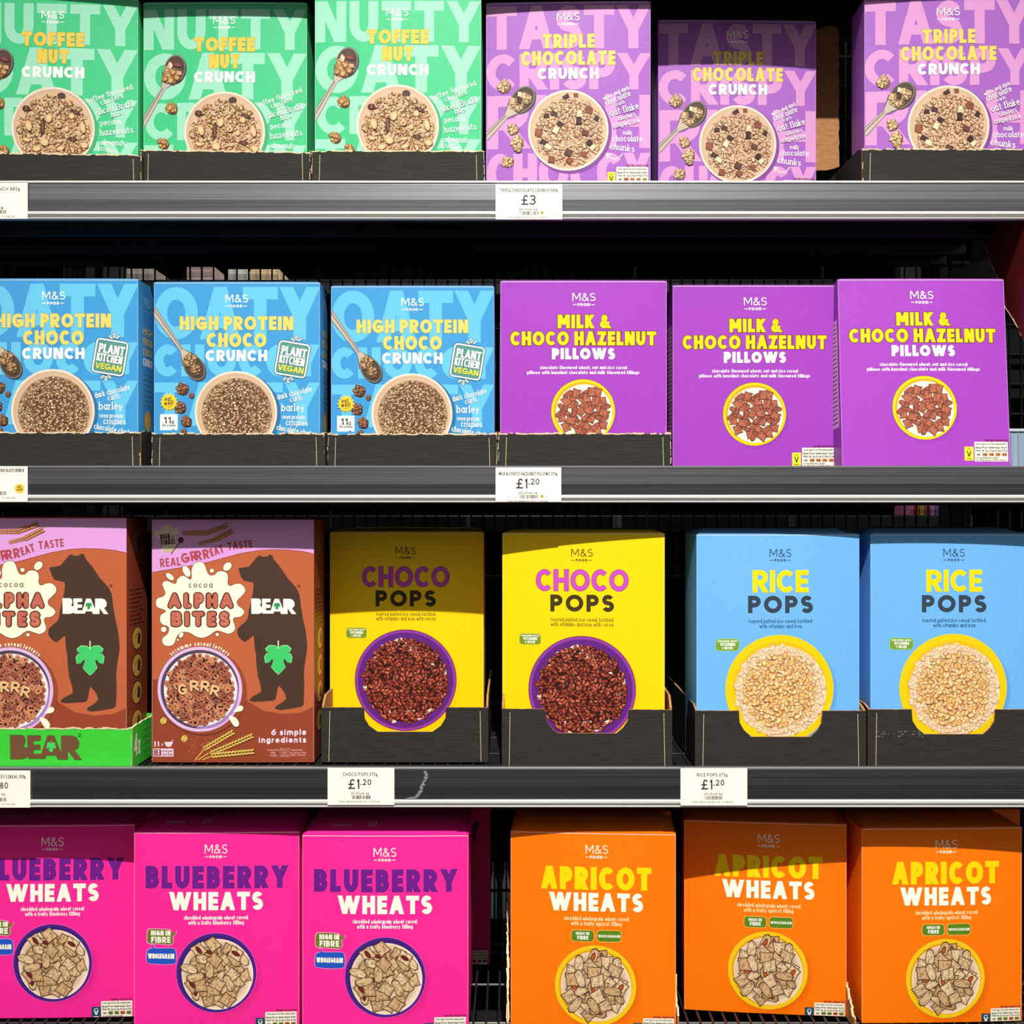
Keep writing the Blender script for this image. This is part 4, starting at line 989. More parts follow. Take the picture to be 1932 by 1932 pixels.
# ------------------------------------------------------------------ materials of the fixture
M_BLACK = material('black_powder_coat', (.014, .014, .018), .42, 0, .4, noise=.25, scale=(30, 30, 30))
M_STIFF = material('dark_navy_steel', (.030, .030, .040), .35, 0, .5, noise=.2, scale=(20, 200, 20))
M_GRID = material('black_back_wire', (.006, .006, .007), .6, 0, .12, noise=.1)
M_DECK = material('black_steel_deck', (.012, .012, .015), .5, 0, .35, noise=.3, scale=(25, 200, 25))
M_RAIL = material('brushed_grey_rail', (.30, .30, .325), .30, 1.0, .5, noise=.28, scale=(1.2, 620, 620), bump=.06)
M_ALU = material('pale_aluminium_edge', (.78, .77, .75), .35, .25, .5, noise=.05, scale=(3, 600, 600))
M_EDGE = material('grey_metal_edge', (.30, .30, .31), .35, .7, .5, noise=.08, scale=(3, 600, 600))
M_WIRE = material('dark_wire', (.05, .048, .046), .35, .6, .5, noise=.1)
M_CARD = material('black_card', (.027, .025, .022), .72, 0, .2, noise=.22, scale=(30, 30, 520), bump=.25)
M_KRAFT = material('brown_kraft_card', rgb(176, 128, 84), .85, 0, .1, noise=.14, scale=(120, 120, 260), bump=.2)
M_TORN = material('torn_paper_fibre', rgb(226, 204, 168), .9, 0, .1, noise=.15, scale=(900, 900, 900), bump=.4)
M_GREENC = material('bright_green_card', rgb(58, 200, 56), .6, 0, .25, noise=.06, scale=(80, 80, 300), bump=.1)
M_PAPER = material('ticket_paper', rgb(250, 244, 232), .6, 0, .25, noise=.02, scale=(60, 60, 60))

# ------------------------------------------------------------------ setting
o = MB(); o.box(-4, 4, -3.5, 3.5, -1.42, -1.40); o.build('floor', material('floor_tiles', (.05, .046, .042), .6, noise=.15, scale=(4, 4, 4)))['kind'] = 'structure'
o = MB(); o.box(-4, 4, 1.9, 1.95, -1.4, 1.9); o.build('wall_back', material('dark_wall', (.003, .003, .0035), .95, 0, .0, noise=.2, scale=(3, 3, 3)))['kind'] = 'structure'

HALF = .80
def rail_profile(h):     # (y, z) from the top rear, down the face, to the bottom lip
    return [(.004, 0), (.004, -.0015), (-.001, -.0015), (-.001, -.004), (-.0016, -.005), (-.0022, -h * .5), (-.0016, -h + .008), (-.001, -h + .007), (.004, -h + .007), (.004, -h)]
def sweep(mb, prof, x0=-HALF, x1=HALF, closed=True):
    n = len(prof); v = [(x0, y, z) for y, z in prof] + [(x1, y, z) for y, z in prof]
    f = [(i, (i + 1) % n, n + (i + 1) % n, n + i) for i in range(n if closed else n - 1)] + [tuple(range(n))[::-1], tuple(range(n, 2 * n))]
    mb.add(v, f)
def shelf(zt, zb, deck, label, wires=False, depth=.25, x1=HALF):
    """zt/zb: top and bottom of the price rail; deck: shelf surface"""
    root = thing('store_shelf', label, 'shelf', (0, 0, zt))
    h = zt - zb; d = deck - zt
    r = MB(); sweep(r, [(.005, -.001), (-.0012, -.001), (-.0016, -.004), (-.0022, -h * .5), (-.0016, -h + .008), (.005, -h + .008)], -HALF, HALF); rail = r.build('price_rail', M_RAIL, root)
    r = MB(); sweep(r, [(.0055, 0), (-.0022, 0), (-.0030, -.0008), (-.0030, -.0022), (-.0022, -.003), (.0055, -.003)], -HALF, HALF); r.build('rail_top_edge', M_ALU if zt > .3 else M_EDGE, rail)
    r = MB(); sweep(r, [(.0055, -h + .0085), (-.0028, -h + .0085), (-.0040, -h + .0074), (-.0040, -h + .0052), (-.0030, -h + .0042), (.0010, -h + .0040), (.0010, -h + .0020), (-.0024, -h + .0018), (-.0030, -h + .0012), (-.0024, -h), (.0055, -h)], -HALF, HALF); r.build('rail_bottom_edge', M_ALU, rail)
    m = MB(); m.bbox(-HALF, x1, .0058, depth, -h + .012, d, .0008); m.build('deck', M_DECK, root)
    m = MB(); m.box(-HALF, x1, .0058, .011, -h - .001, -h + .0125); m.build('front_lip', M_BLACK, root)
    for y, q in ((.086, .010), (.171, .012), (.236, .012)):
        m = MB(); m.bbox(-HALF, x1, y, y + .012, -h + .012 - q, -h + .0125, .0008); m.build('stiffener', M_STIFF, root)
    if wires:
        m = MB(); x = -HALF
        while x < HALF: m.rod((x, .006, d + .0014), (x + .001, .30, d + .0014), .0011); x += .0148
        for y in (.016, .10, .2, .29): m.rod((-HALF, y, d + .0012), (HALF, y, d + .0012), .0012)
        m.build('wire_grid', M_WIRE, root)
    return root

TOP = [.3738, .0522, -.2880]
s1 = shelf(PZ(342, 0), PZ(414, 0), .369, 'upper black shelf with grey price rail, carrying the green and lilac boxes', x1=.581)
s2 = shelf(PZ(879, 0), PZ(948, 0), .0475, 'middle black shelf with dark price rail, carrying blue and bright purple boxes')
s3 = shelf(PZ(1447, 0), PZ(1522, 0), -.2960, 'lower black shelf with dark price rail, carrying brown, yellow and sky blue boxes', wires=True)
s0 = shelf(.686, .633, .681, 'topmost black shelf just above the frame, shading the green and lilac boxes')
# bottom wire shelf
root = thing('wire_shelf', 'bottom shelf of slanting dark wires under the magenta and orange boxes', 'shelf', (0, 0, -.5985))
m = MB(); x = -HALF
while x < HALF: m.rod((x, .004, 0), (x, .30, 0), .0014); x += .0148
m.build('deck_wires', M_WIRE, root)
m = MB()
for y in (.050, .16, .27): m.rod((-HALF, y, -.0026), (HALF, y, -.0026), .0018)
m.build('cross_wires', M_WIRE, root)
m = MB(); m.bbox(-HALF, HALF, -.004, .003, -.075, .004, .001); m.build('price_rail', M_RAIL, root)
m = MB(); m.box(-HALF, HALF, .003, .30, -.078, -.075); m.build('under_tray', M_DECK, root)
# frame: back grid and uprights
root = thing('gondola_shelving', 'black gondola frame with open wire back behind all the boxes', 'shelving', (0, .318, -1.40))
m = MB(); x = -HALF
while x < HALF: m.rod((x, 0, .3), (x, 0, 2.15), .0013, 5); x += .0165
z = .32
while z < 2.15: m.rod((-HALF, .003, z), (HALF, .003, z), .0022, 5); z += .042
m.build('wire_back', M_GRID, root)
for zz, hh in ((.79, .03), (.93, .05), (1.10, .03), (1.26, .05), (1.412, .02), (1.56, .05), (1.60, .06), (1.754, .05)):
    m = MB(); m.bbox(-HALF, HALF, .006, .016, zz, zz + hh, .001); m.build('back_rail', M_GRID, root)
for x in (-.62, .635):
    m = MB(); m.bbox(x - .015, x + .015, .006, .05, 0, 2.15, .002); m.build('upright', M_BLACK, root)

# ------------------------------------------------------------------ cardboard trays
TRAY_TH = .0024
def jag(rnd, x0, x1, z, amp, step=.004):
    out = []; x = x0
    while x < x1: out.append((x, z + rnd.uniform(-amp, amp))); x += step * rnd.uniform(.5, 1.5)
    out.append((x1, z)); return out
def make_tray(label, cx, Yf, deck, W, D, Hf, Hs, seed, mat=M_CARD, notch=None, yaw=0.0, group=None, torn=True, creases=True, inner=M_KRAFT, art=None, dip=0.0):
    """open display tray; front face centre at photo column cx, depth Yf. notch=(half top, half bottom, depth)"""
    rnd = random.Random(seed); a = R(-yaw)
    root = thing('cardboard_tray', label, 'cardboard tray', (PX(cx, Yf), Yf, deck + .0004), a, group)
    w = W / 2; t = TRAY_TH
    top = jag(rnd, -w, w, Hf, .0007 if torn else .0002)
    top = [(x, z - dip * (x + w) / W) for x, z in top]
    if notch:
        ht, hb, dp = notch
        top = [q for q in top if q[0] < -ht - .001] + [(-ht, Hf), (-ht + .0008, Hf - dp * .45), (-ht + .006, Hf - dp * .75), (-hb, Hf - dp), (hb, Hf - dp), (ht - .006, Hf - dp * .75), (ht - .0008, Hf - dp * .45), (ht, Hf)] + [q for q in top if q[0] > ht + .001]
    m = MB(); m.extrude([(-w, 0)] + top + [(w, 0)], lambda u, v, q: (u, q, v), t, 0, 1, 1); fw = m.build('front_wall', [mat, inner], root)
    for sx in (-1, 1):
        m = MB(); st = jag(rnd, t + .0002, D, Hs, .0012 if torn else .0004)
        st = [(y, min(z, Hf - dip * (sx > 0) + (Hs - Hf) * min(1, y / .02))) for y, z in st]
        m.extrude([(t + .0002, 0)] + st + [(D, 0)], lambda u, v, q: (sx * (w - q), u, v), t, 0, 1, 1); m.build('side_wall', [mat, inner], root)
    m = MB(); m.box(-w + t + .0002, w - t - .0002, D - t, D, 0, Hs); m.build('back_wall', mat, root)
    m = MB(); m.box(-w + t + .0002, w - t - .0002, t + .0002, D - t - .0002, 0, .0015); m.build('base', inner, root)
    if torn:                         # pale fibres along the ripped edge
        m = MB(); i = 0
        for (xa, za), (xb, zb) in zip(top, top[1:]):
            if rnd.random() < .84 and abs(xb - xa) < .012 and abs(zb - za) < .004:
                hgt = rnd.uniform(.0005, .0017)
                m.extrude([(xa, za - .0006), (xb + .0003, zb - .0006), (xb, zb + hgt * rnd.uniform(.3, 1)), (xa, za + hgt)], lambda u, v, q: (u, -.0003 + q, v), t * .7)
        for sx in (-1, 1):
            z0 = 0
            while z0 < Hf - .002:
                z1 = min(Hf, z0 + rnd.uniform(.002, .011)); x = sx * (w - rnd.uniform(.0, .0007)); q_ = rnd.uniform(.00015, .0006)
                if rnd.random() < .72: m.rod((x, -.0001, z0), (x + rnd.uniform(-.0006, .0006), -.0001, z1), q_, 5)
                z0 = z1 + rnd.uniform(0, .003)
        m.build('torn_edge', M_TORN, fw)
    if creases:
        for sx in (-1, 1):
            m = MB(); x = sx * (w - .0085); m.extrude([(x - .0002, .001), (x + .0003, .001), (x + .0003 + sx * -.001, Hf - .004), (x - .0002 + sx * -.001, Hf - .004)], lambda u, v, q: (u, -.0002 + q, v), .0002)
            m.build('crease_line', M_TORN, fw)
    if art:
        p = Print(); art(p); p.build(lambda x, y, d: (x / 1000, -.0001 - d, Hf - y / 1000), root, 12)
    return root

D1 = .369
make_tray('torn black tray under the leftmost green box', 102, .0320, D1, .1995, .070, .0455, .047, 1, yaw=-3, group='black trays on the upper shelf')
make_tray('torn black tray under the middle green box', 425, .0480, D1, .1995, .070, .0550, .053, 2, dip=.003, group='black trays on the upper shelf')
make_tray('torn black tray under the green box nearest the lilac ones', 751, .0260, D1, .1995, .070, .0470, .047, 3, group='black trays on the upper shelf')
t3 = make_tray('torn black tray under the rightmost lilac box', 1790, .0320, D1, .2010, .150, .0510, .056, 4, group='black trays on the upper shelf')
T2 = .0475
make_tray('torn black tray under the leftmost blue box', 100, .0105, T2, .1995, .070, .0425, .046, 5, group='black trays on the middle shelf')
make_tray('torn black tray under the middle blue box', 449, .0290, T2, .1995, .070, .0425, .046, 6, group='black trays on the middle shelf')
make_tray('torn black tray under the blue box beside the purple ones', 778, .0510, T2, .1995, .070, .0435, .048, 7, group='black trays on the middle shelf')
make_tray('torn black tray under the leftmost bright purple box', 1103, .0260, T2, .1995, .070, .0425, .046, 8, group='black trays on the middle shelf')
D3 = -.2932
def art_green_tray(p):
    p.part = 'tray_lettering'; br = rgb(112, 76, 52)
    k = 1000 * sY(.01) ; f = lambda px, py: ((px - 83) * k, (py - 1376) * k)
    (x0, y0), (x1, y1) = f(19.5, 1388), f(154, 1434)
    for q in BEARW: p.poly([(x0 - .4 + (a - 125) * (x1 - x0 + .8) / 867, y0 - .4 + (b - 245) * (y1 - y0 + .8) / 295) for a, b in q], rgb(30, 110, 36))
    bear_word(p, x0, x1, y0, y1, br, rgb(70, 210, 90), rgb(24, 80, 40))
    cx, cy = f(150, 1388); p.disc(cx, cy, 2.0, 2.0, rgb(30, 100, 40), n=16); p.disc(cx, cy, 1.4, 1.4, rgb(58, 200, 56), n=14); p.text('R', cx - .6, cx + .7, cy - .8, cy + .8, .3, rgb(30, 100, 40))
tb = make_tray('bright green tray with large brown lettering under the leftmost brown box', 83, .0080, D3, .2000, .090, .0460, .0480, 9, mat=M_GREENC, art=art_green_tray, creases=False, inner=M_TORN)
def side_tray(p):
    p.part = 'side_lettering'; p.text('4x', 8, 30, 8, 34, 3.6, CREAM, gap=.1)
    for i in range(4): p.line([(42, 8 + i * 8), (66, 8 + i * 8)], 1.2, rgb(150, 220, 140))
p = Print(); side_tray(p); p.build(lambda x, y, d: (.1000 + .0001 + d, x / 1000, .046 - y / 1000), tb, 12)
NT = (.0485, .034, .0285)
make_tray('black notched tray holding the shaded yellow box', 764, .0440, D3, .1950, .235, .0640, .076, 10, notch=(.0480, .032, .0285), torn=False, group='notched trays on the lower shelf')
make_tray('black notched tray holding the sunlit yellow box', 1107, .0200, D3, .1955, .235, .0660, .080, 11, notch=(.0480, .034, .0275), torn=False, yaw=2, group='notched trays on the lower shelf')
make_tray('black notched tray holding the sky blue box beside the yellow ones', 1473, .0195, D3, .1960, .235, .0645, .070, 12, notch=(.0480, .034, .0300), torn=False, group='notched trays on the lower shelf')
r2t = make_tray('black notched tray with pale scuffs at the right edge, holding a sky blue box', 1799, .0220, D3, .1960, .235, .0655, .070, 13, notch=(.0480, .034, .0285), torn=False, group='notched trays on the lower shelf')
rnd = random.Random(5); m = MB()
for i in range(26):
    x = -.088 + rnd.uniform(0, .05); z = .034 + rnd.choice([0, .0028, .0056]) + rnd.uniform(-.0004, .0004); m.box(x, x + rnd.uniform(.001, .004), -.00025, .0001, z, z + .0009)
m.build('scuff_mark', material('grey_scuff', rgb(120, 114, 106), .8, noise=.15), r2t)
# torn kraft flap standing up at the back of the right-hand upper tray
m = MB(); Yq = .150
pts = [(PX(1528, Yq), PZ(322, Yq)), (PX(1528, Yq), PZ(62, Yq)), (PX(1556, Yq), PZ(50, Yq)), (PX(1573, Yq), PZ(48, Yq)), (PX(1581, Yq), PZ(54, Yq)), (PX(1584, Yq), PZ(66, Yq))]
pts += [(PX(1584 - rnd.uniform(0, 2), Yq), PZ(y_, Yq)) for y_ in range(80, 318, 9)] + [(PX(1576, Yq), PZ(317, Yq)), (PX(1560, Yq), PZ(321, Yq))]
ox, oy_, oz = t3.location
m.extrude([(u - ox, v - oz) for u, v in pts], lambda u, v, q: (u, Yq - oy_ + q + .03 * max(0, (.42 - oz) - v) * 0, v), .003, 0, 0, 0)
fl = m.build('torn_flap', M_KRAFT, t3); fl['label'] = 'brown torn cardboard flap'

# ------------------------------------------------------------------ the boxes
g = 'green cereal boxes on the upper shelf'
place_box('green', 102, .0400, D1 + .0019, 'green cereal box cut off by the left edge of the picture', g, yaw=-3)
place_box('green', 425, .0545, D1 + .0019, 'green cereal box in the middle of the three green ones, with a shaded top strip', g)
place_box('green', 751, .0325, D1 + .0019, 'fully lit green cereal box beside the lilac boxes', g)
g = 'lilac cereal boxes on the upper shelf'
place_box('triple', 1072, .0490, D1, 'lilac cereal box standing next to the green boxes, above the upper price ticket', g, yaw=1.5)
place_box('triple', 1391, .1000, D1, 'lilac cereal box set back in deep shade beside the torn brown flap', g, yaw=-1)
place_box('triple', 1788, .0400, D1 + .0019, 'lilac cereal box rising from a black tray at the right edge', g, yaw=1.5)
place_box('triple', 1790, .0990, D1 + .0019, 'lilac cereal box hidden behind the rightmost lilac one, only its side showing', g, bare=True)
g = 'blue cereal boxes on the middle shelf'
place_box('blue', 102, .0165, T2 + .0019, 'creased blue cereal box at the left edge, its narrow right side showing', g)
place_box('blue', 447, .0350, T2 + .0019, 'blue cereal box in the middle of the three blue ones', g)
place_box('blue', 778.5, .0575, T2 + .0019, 'blue cereal box beside the bright purple boxes', g)
g = 'bright purple cereal boxes on the middle shelf'
place_box('pillow', 1101, .0320, T2 + .0019, 'bright purple cereal box in a black tray', g)
place_box('pillow', 1424, .0490, T2, 'bright purple cereal box in the middle, standing without a tray', g)
place_box('pillow', 1748, .0150, T2, 'bright purple cereal box nearest the dark red cardboard, leaning back', g, pitch=5)
place_box('pillow', 1101, .0935, T2, 'bright purple cereal box just behind the one in the black tray', g, bare=True)
g = 'brown cereal boxes on the lower shelf'
place_box('bear', 83.5, .0230, D3 + .0019, 'brown cereal box in the bright green tray at the left edge', g)
place_box('bear', 439.5, .0440, D3, 'brown cereal box standing on the wires beside the yellow boxes', g)
place_box('bear', 448, .1230, D3, 'brown cereal box right behind the one without a tray', g, bare=True)
g = 'yellow cereal boxes on the lower shelf'
place_box('choco', 767.5, .1140, D3 + .0019, 'yellow cereal box with its upper half in brown shade', g)
place_box('choco', 770, .1900, D3 + .0019, 'yellow cereal box directly behind the half shaded one', g, bare=True)
place_box('choco', 1100, .0400, D3 + .0019, 'sunlit yellow cereal box beside the sky blue boxes', g, yaw=5)
place_box('choco', 1098, .1230, D3 + .0019, 'yellow cereal box directly behind the sunlit one', g, bare=True, yaw=1)
g = 'sky blue cereal boxes on the lower shelf'
place_box('rice', 1468, .0295, D3 + .0019, 'sky blue cereal box beside the yellow boxes', g, yaw=-2)
place_box('rice', 1474, .1080, D3 + .0019, 'sky blue cereal box behind the left one, its dark side showing', g, bare=True)
place_box('rice', 1795, .0400, D3 + .0019, 'sky blue cereal box at the right edge of the picture', g, yaw=-1)
place_box('rice', 1795, .1150, D3 + .0019, 'sky blue cereal box behind the rightmost one', g, bare=True)
D4 = -.5970
g = 'magenta cereal boxes on the bottom shelf'
place_box('blueberry', 101, .0560, D4, 'magenta cereal box at the left edge with a dark shaded top', g, yaw=-1.5)
place_box('blueberry', 409, .0270, D4, 'magenta cereal box in the middle of the front three', g, yaw=-1)
place_box('blueberry', 727, .0140, D4, 'magenta cereal box nearest the gap, its lid edge brightly lit', g)
place_box('blueberry', 105, .1370, D4, 'magenta cereal box behind the leftmost one', g, bare=True)
place_box('blueberry', 420, .1080, D4, 'magenta cereal box behind the middle one', g, bare=True)
place_box('blueberry', 740, .0950, D4, 'magenta cereal box behind the one nearest the gap', g, bare=True)
place_box('blueberry', 788, .2140, D4, 'dark shaded magenta cereal box deep in the gap before the wire back', g)
g = 'orange cereal boxes on the bottom shelf'
place_box('apricot', 1118.5, .0240, D4, 'orange cereal box next to the dark gap', g, yaw=4)
place_box('apricot', 1443, .0680, D4, 'orange cereal box turned aside with a dark red shaded upper third', g, yaw=6)
place_box('apricot', 1777, .0440, D4, 'orange cereal box at the right edge of the picture', g, yaw=-2)
place_box('apricot', 1121, .1150, D4, 'orange cereal box behind the one next to the gap', g, bare=True)
place_box('apricot', 1446, .1640, D4, 'orange cereal box behind the turned one', g, bare=True)
place_box('apricot', 1780, .1260, D4, 'orange cereal box behind the rightmost one', g, bare=True)

# ------------------------------------------------------------------ price tickets
def ticket(px0, px1, py0, py1, label, art):
    Yt = -.0044
    x0, x1, z0, z1 = PX(px0, Yt), PX(px1, Yt), PZ(py1, Yt), PZ(py0, Yt)
    root = thing('price_ticket', label, 'price ticket', ((x0 + x1) / 2, Yt, z0), 0, 'white price tickets on the rails')
    w, h = x1 - x0, z1 - z0
    m = MB(); m.bbox(-w / 2, w / 2, 0, .0008, 0, h, .0002); m.build('card', M_PAPER, root)
    p = Print(); p.part = 'ticket_print'; p.crop(0, 0, 1); art(p)
    s_ = sY(Yt); cx = (px0 + px1) / 2
    p.sh = [q for q in p.sh if max(v[0] for v in q[1]) <= px1 and min(v[0] for v in q[1]) >= px0]
    p.build(lambda x, y, d: ((x - cx) * s_, -d - .00002, (py1 - y) * s_), root, 30)
    return root
DK = rgb(52, 50, 46)
def barcode(p, x0, x1, y0, y1, seed):
    r = random.Random(seed); x = x0
    while x < x1 - .6:
        w = r.choice([.6, .9, 1.5]); p.rect(x, y0, min(x + w, x1), y1, DK); x += w + r.choice([.6, .9, 1.4])
def price(p, x, y0, y1, pounds, pence):
    p.text('£', x, x + 13, y0, y1, 2.6, DK)
    x2 = x + 15
    for ch in pounds:
        w = 12 if ch != '1' else 6
        p.text(ch, x2 + (0 if ch != '1' else 1), x2 + w, y0, y1, 2.6, DK); x2 += w + 1.5
    if pence:
        p.rect(x2 + .5, y0 + (y1 - y0) * .48, x2 + 2.6, y0 + (y1 - y0) * .6, DK); h = (y1 - y0) * .6
        p.text(pence, x2 + 5, x2 + 21, y0, y0 + h, 1.7, DK, gap=.2)
def std(x0, y0, title, t0, t1, pounds, pence, perkg, foot, seed, sticker=False, shift=0):
    def f(p):
        p.text(title, t0, t1, y0 + 8.5, y0 + 15, .95, DK, gap=.2)
        price(p, x0 + 39 + shift if pence else x0 + 49, y0 + 21, y0 + 39.5, pounds, pence)
        p.text(perkg, x0 + 45, x0 + 78, y0 + 45.5, y0 + 49.5, .7, DK, gap=.25)
        barcode(p, x0 + 46, x0 + 81, y0 + 51.5, y0 + 58.5, seed)
        if sticker: p.disc(x0 + 88, y0 + 54.5, 3.8, 3.8, rgb(238, 220, 130), n=20); p.text('R', x0 + 86.3, x0 + 89.6, y0 + 52.4, y0 + 56.6, .9, rgb(90, 70, 20))
        p.text(foot, x0 + 22, x0 + 98, y0 + 62, y0 + 64.6, .5, DK, gap=.3)
    return f
ticket(935, 1061, 347, 414, 'white price ticket reading £3 on the upper rail', std(935, 347, 'TRIPLE CHOCOLATE CRUNCH 500g', 943, 1052, '3', '', '£6.00 per kg', 'F19A/29332795 SF 2UC  17/09/25', 1, True))
ticket(935, 1059, 882, 947, 'white price ticket reading £1.20 on the middle rail', std(935, 882, 'MILK & CHOCO HAZELNUT PILLOWS 375g', 941, 1051, '1', '20', '£3.20 per kg', 'F19A/29348843 SF 2UC  17/09/25', 2, True))
ticket(618, 744, 1449, 1519, 'white price ticket reading £1.20 below the notched tray of the shaded yellow box', std(618, 1449, 'CHOCO POPS 375g', 647, 712, '1', '20', '£3.20 per kg', 'F19A/29009164 SF 1UC  17/09/25', 3))
ticket(1284, 1410, 1450, 1520, 'white price ticket reading £1.20 below the sky blue boxes', std(1284, 1450, 'RICE POPS 375g', 1315, 1372, '1', '20', '£3.20 per kg', 'F19A/29310722 SF 1UC  17/09/25', 4))
def cut(y0, title, t1, tail):
    def f(p):
        p.text(title, 0 - 2, t1, y0 + 8, y0 + 14.5, .95, DK, gap=.2); tail(p, y0)
        barcode(p, -40, 11, y0 + 51, y0 + 58, 9); p.text('SF 2UC 17/09/25', -20, 28, y0 + 62, y0 + 64.6, .5, DK, gap=.3)
    return f
ticket(-74, 52, 345, 413, 'white price ticket cut off at the left end of the upper rail', cut(345, 'NCH 485g', 37, lambda p, y: p.text('kg', -4, 6, y + 44, y + 48, .7, DK)))
def sunny(p, y):
    sun(p, 37, y + 46, 10.5, rgb(244, 206, 70)); p.text('eat', 32.5, 40.5, y + 38.5, y + 45, .9, rgb(92, 74, 20)); p.text('well', 31.5, 42.5, y + 44.5, y + 50, .9, rgb(92, 74, 20))
ticket(-74, 52, 880, 947, 'white price ticket with a small yellow sun at the left end of the middle rail', cut(876, 'CHOCOLATE CRUNCH', 45, sunny))
ticket(-70, 57, 1454, 1524, 'white price ticket ending in 80 at the left end of the lower rail', cut(1454, 'TES CEREAL 350g', 48, lambda p, y: (p.text('80', 0, 15, y + 22, y + 34, 1.6, DK, gap=.2), p.text('kg', 3, 9, y + 42, y + 46, .7, DK))))

# scuff on the lower rail
rnd = random.Random(3); m = MB()
path = smooth_open([(801, 1458), (803, 1468), (797, 1480), (793, 1492), (788, 1500), (778, 1507), (768, 1508)], 8)
for i, (x, y) in enumerate(path):
    for q in range(3):
        px, py = x + rnd.uniform(-3, 3), y + rnd.uniform(-2, 2); X, Z = PX(px, -.003), PZ(py, -.003) - s3.location.z
        m.box(X, X + rnd.uniform(.0004, .0018), -.0029, -.0022, Z, Z + rnd.uniform(.0003, .0008))
sm = m.build('scuff_mark', material('chalky_scuff', rgb(170, 168, 172), .8, noise=.1), s3); sm['label'] = 'pale scuff mark'

# ------------------------------------------------------------------ odds and ends at the back and right
M_RED = material('dark_red_card', rgb(92, 20, 12), .7, 0, .2, noise=.2, scale=(40, 40, 40), bump=.1)
o_red = (.5818, .0, .19)
root = thing('torn_carton', 'dark red torn cardboard sheet at the right end of the upper shelf', 'cardboard sheet', o_red)
rnd = random.Random(12)
tear = [(.0, .190), (.0123, .2024), (.022, .212), (.035, .224), (.048, .236), (.060, .2455), (.0655, .262), (.070, .270), (.078, .282), (.084, .288), (.091, .298), (.098, .307), (.104, .316), (.114, .328)]
tear = [(y + rnd.uniform(-.0012, .0012), z + rnd.uniform(-.0012, .0012)) for y, z in tear]
m = MB(); m.extrude([(a, b - .19) for a, b in tear if a > .055] + [(.118, .172), (.0556, .172)], lambda u, v, q: (q, u, v), .003); m.build('rear_sheet', M_RED, root)
m = MB(); m.extrude([(a, b - .19) for a, b in tear if a <= .055] + [(.0548, .0520), (.0548, .172), (.0065, .172), (.0065, .136), (.0, .136)], lambda u, v, q: (q, u, v), .003); m.build('front_sheet', M_RED, root)
m = MB()
for (a, b), (c, d) in zip(tear, tear[1:]): m.rod((.0005, a, b - .19), (.0005 + rnd.uniform(-.0006, .0006), c, d - .19), .0008, 5)
m.build('torn_edge', M_TORN, root)

M_DIM = material('dark_grey_card', (.035, .03, .034), .8, 0, .2, noise=.15)
m = MB(); Yq = .20
m.extrude([(PX(1790, Yq), .0485), (PX(1790, Yq), PZ(512, Yq)), (PX(1868, Yq), PZ(486, Yq)), (PX(1886, Yq), PZ(520, Yq)), (PX(1900, Yq), .0485)], lambda u, v, q: (u, Yq + q, v), .003)
o = m.build('cardboard_sheet', M_DIM); tag(o, 'dark grey cardboard sheet standing behind the rightmost purple box', 'cardboard sheet')

M_TUB = material('pale_blue_plastic', rgb(150, 170, 190), .25, 0, .5, noise=.1, scale=(200, 20, 20))
root = thing('plastic_tub', 'pale blue ribbed plastic tub at the right edge of the middle shelf', 'plastic tub', (PX(1936, .14), .14, T2 + .0004))
m = MB(); hw = .020
m.extrude([(-hw, 0), (-hw - .002, .052), (hw + .002, .052), (hw, 0)], lambda u, v, q: (u, q, v), .05); m.build('body', M_TUB, root)
m = MB(); m.bbox(-hw - .004, hw + .004, -.002, .052, .0522, .0565, .001); m.build('rim', material('pale_rim', rgb(190, 200, 210), .3, noise=.05), root)
m = MB()
for i in range(5): m.rod((-hw * .9 + i * hw * .45, -.0008, .002), (-hw * .95 + i * hw * .47, -.0008, .05), .0012)
m.build('ribs', M_TUB, root)

# things on the far side of the open wire back
def far_box(name, label, cat, px0, px1, py0, py1, Y, col, group=None, d=.08, stripe=None):
    root = thing(name, label, cat, ((PX(px0, Y) + PX(px1, Y)) / 2, Y, PZ(py1, Y)), 0, group)
    w, h = PX(px1, Y) - PX(px0, Y), PZ(py0, Y) - PZ(py1, Y)
    m = MB(); m.bbox(-w / 2, w / 2, 0, d, 0, h, min(w, h) * .06); m.build('body', material('pack_' + name, col, .6, noise=.12, scale=(60, 60, 60)), root)
    m = MB(); m.box(-w * .46, w * .46, -.0006, .0001, h * .30, h * .62); m.build('band', material('band_' + name, stripe or mul(col, .55), .6, noise=.1), root)
    return root
m = MB()
FAR = [(PZ(532, .72), 'pale goods seen above the blue boxes'), (PZ(972, .72), 'striped packets seen above the sky blue boxes'), (PZ(1742, .72), 'pale goods seen in the gap')]
root = thing('shelving_unit', 'dark shelving of the next aisle beyond the wire back', 'shelving', (0, .70, -1.4))
for zf, what in FAR:
    m = MB(); m.bbox(-HALF, HALF, 0, .3, zf + 1.4 - .026, zf + 1.4 - .0005, .002); m.build('deck', M_BLACK, root)
    m = MB(); m.bbox(-HALF, HALF, -.006, -.0005, zf + 1.4 - .03, zf + 1.4 - .001, .001); m.build('front_edge', M_BLACK, root)
for x in (-.8, .8):
    m = MB(); m.bbox(x - .02, x + .02, .3, .34, 0, 2.1, .002); m.build('upright', M_BLACK, root)

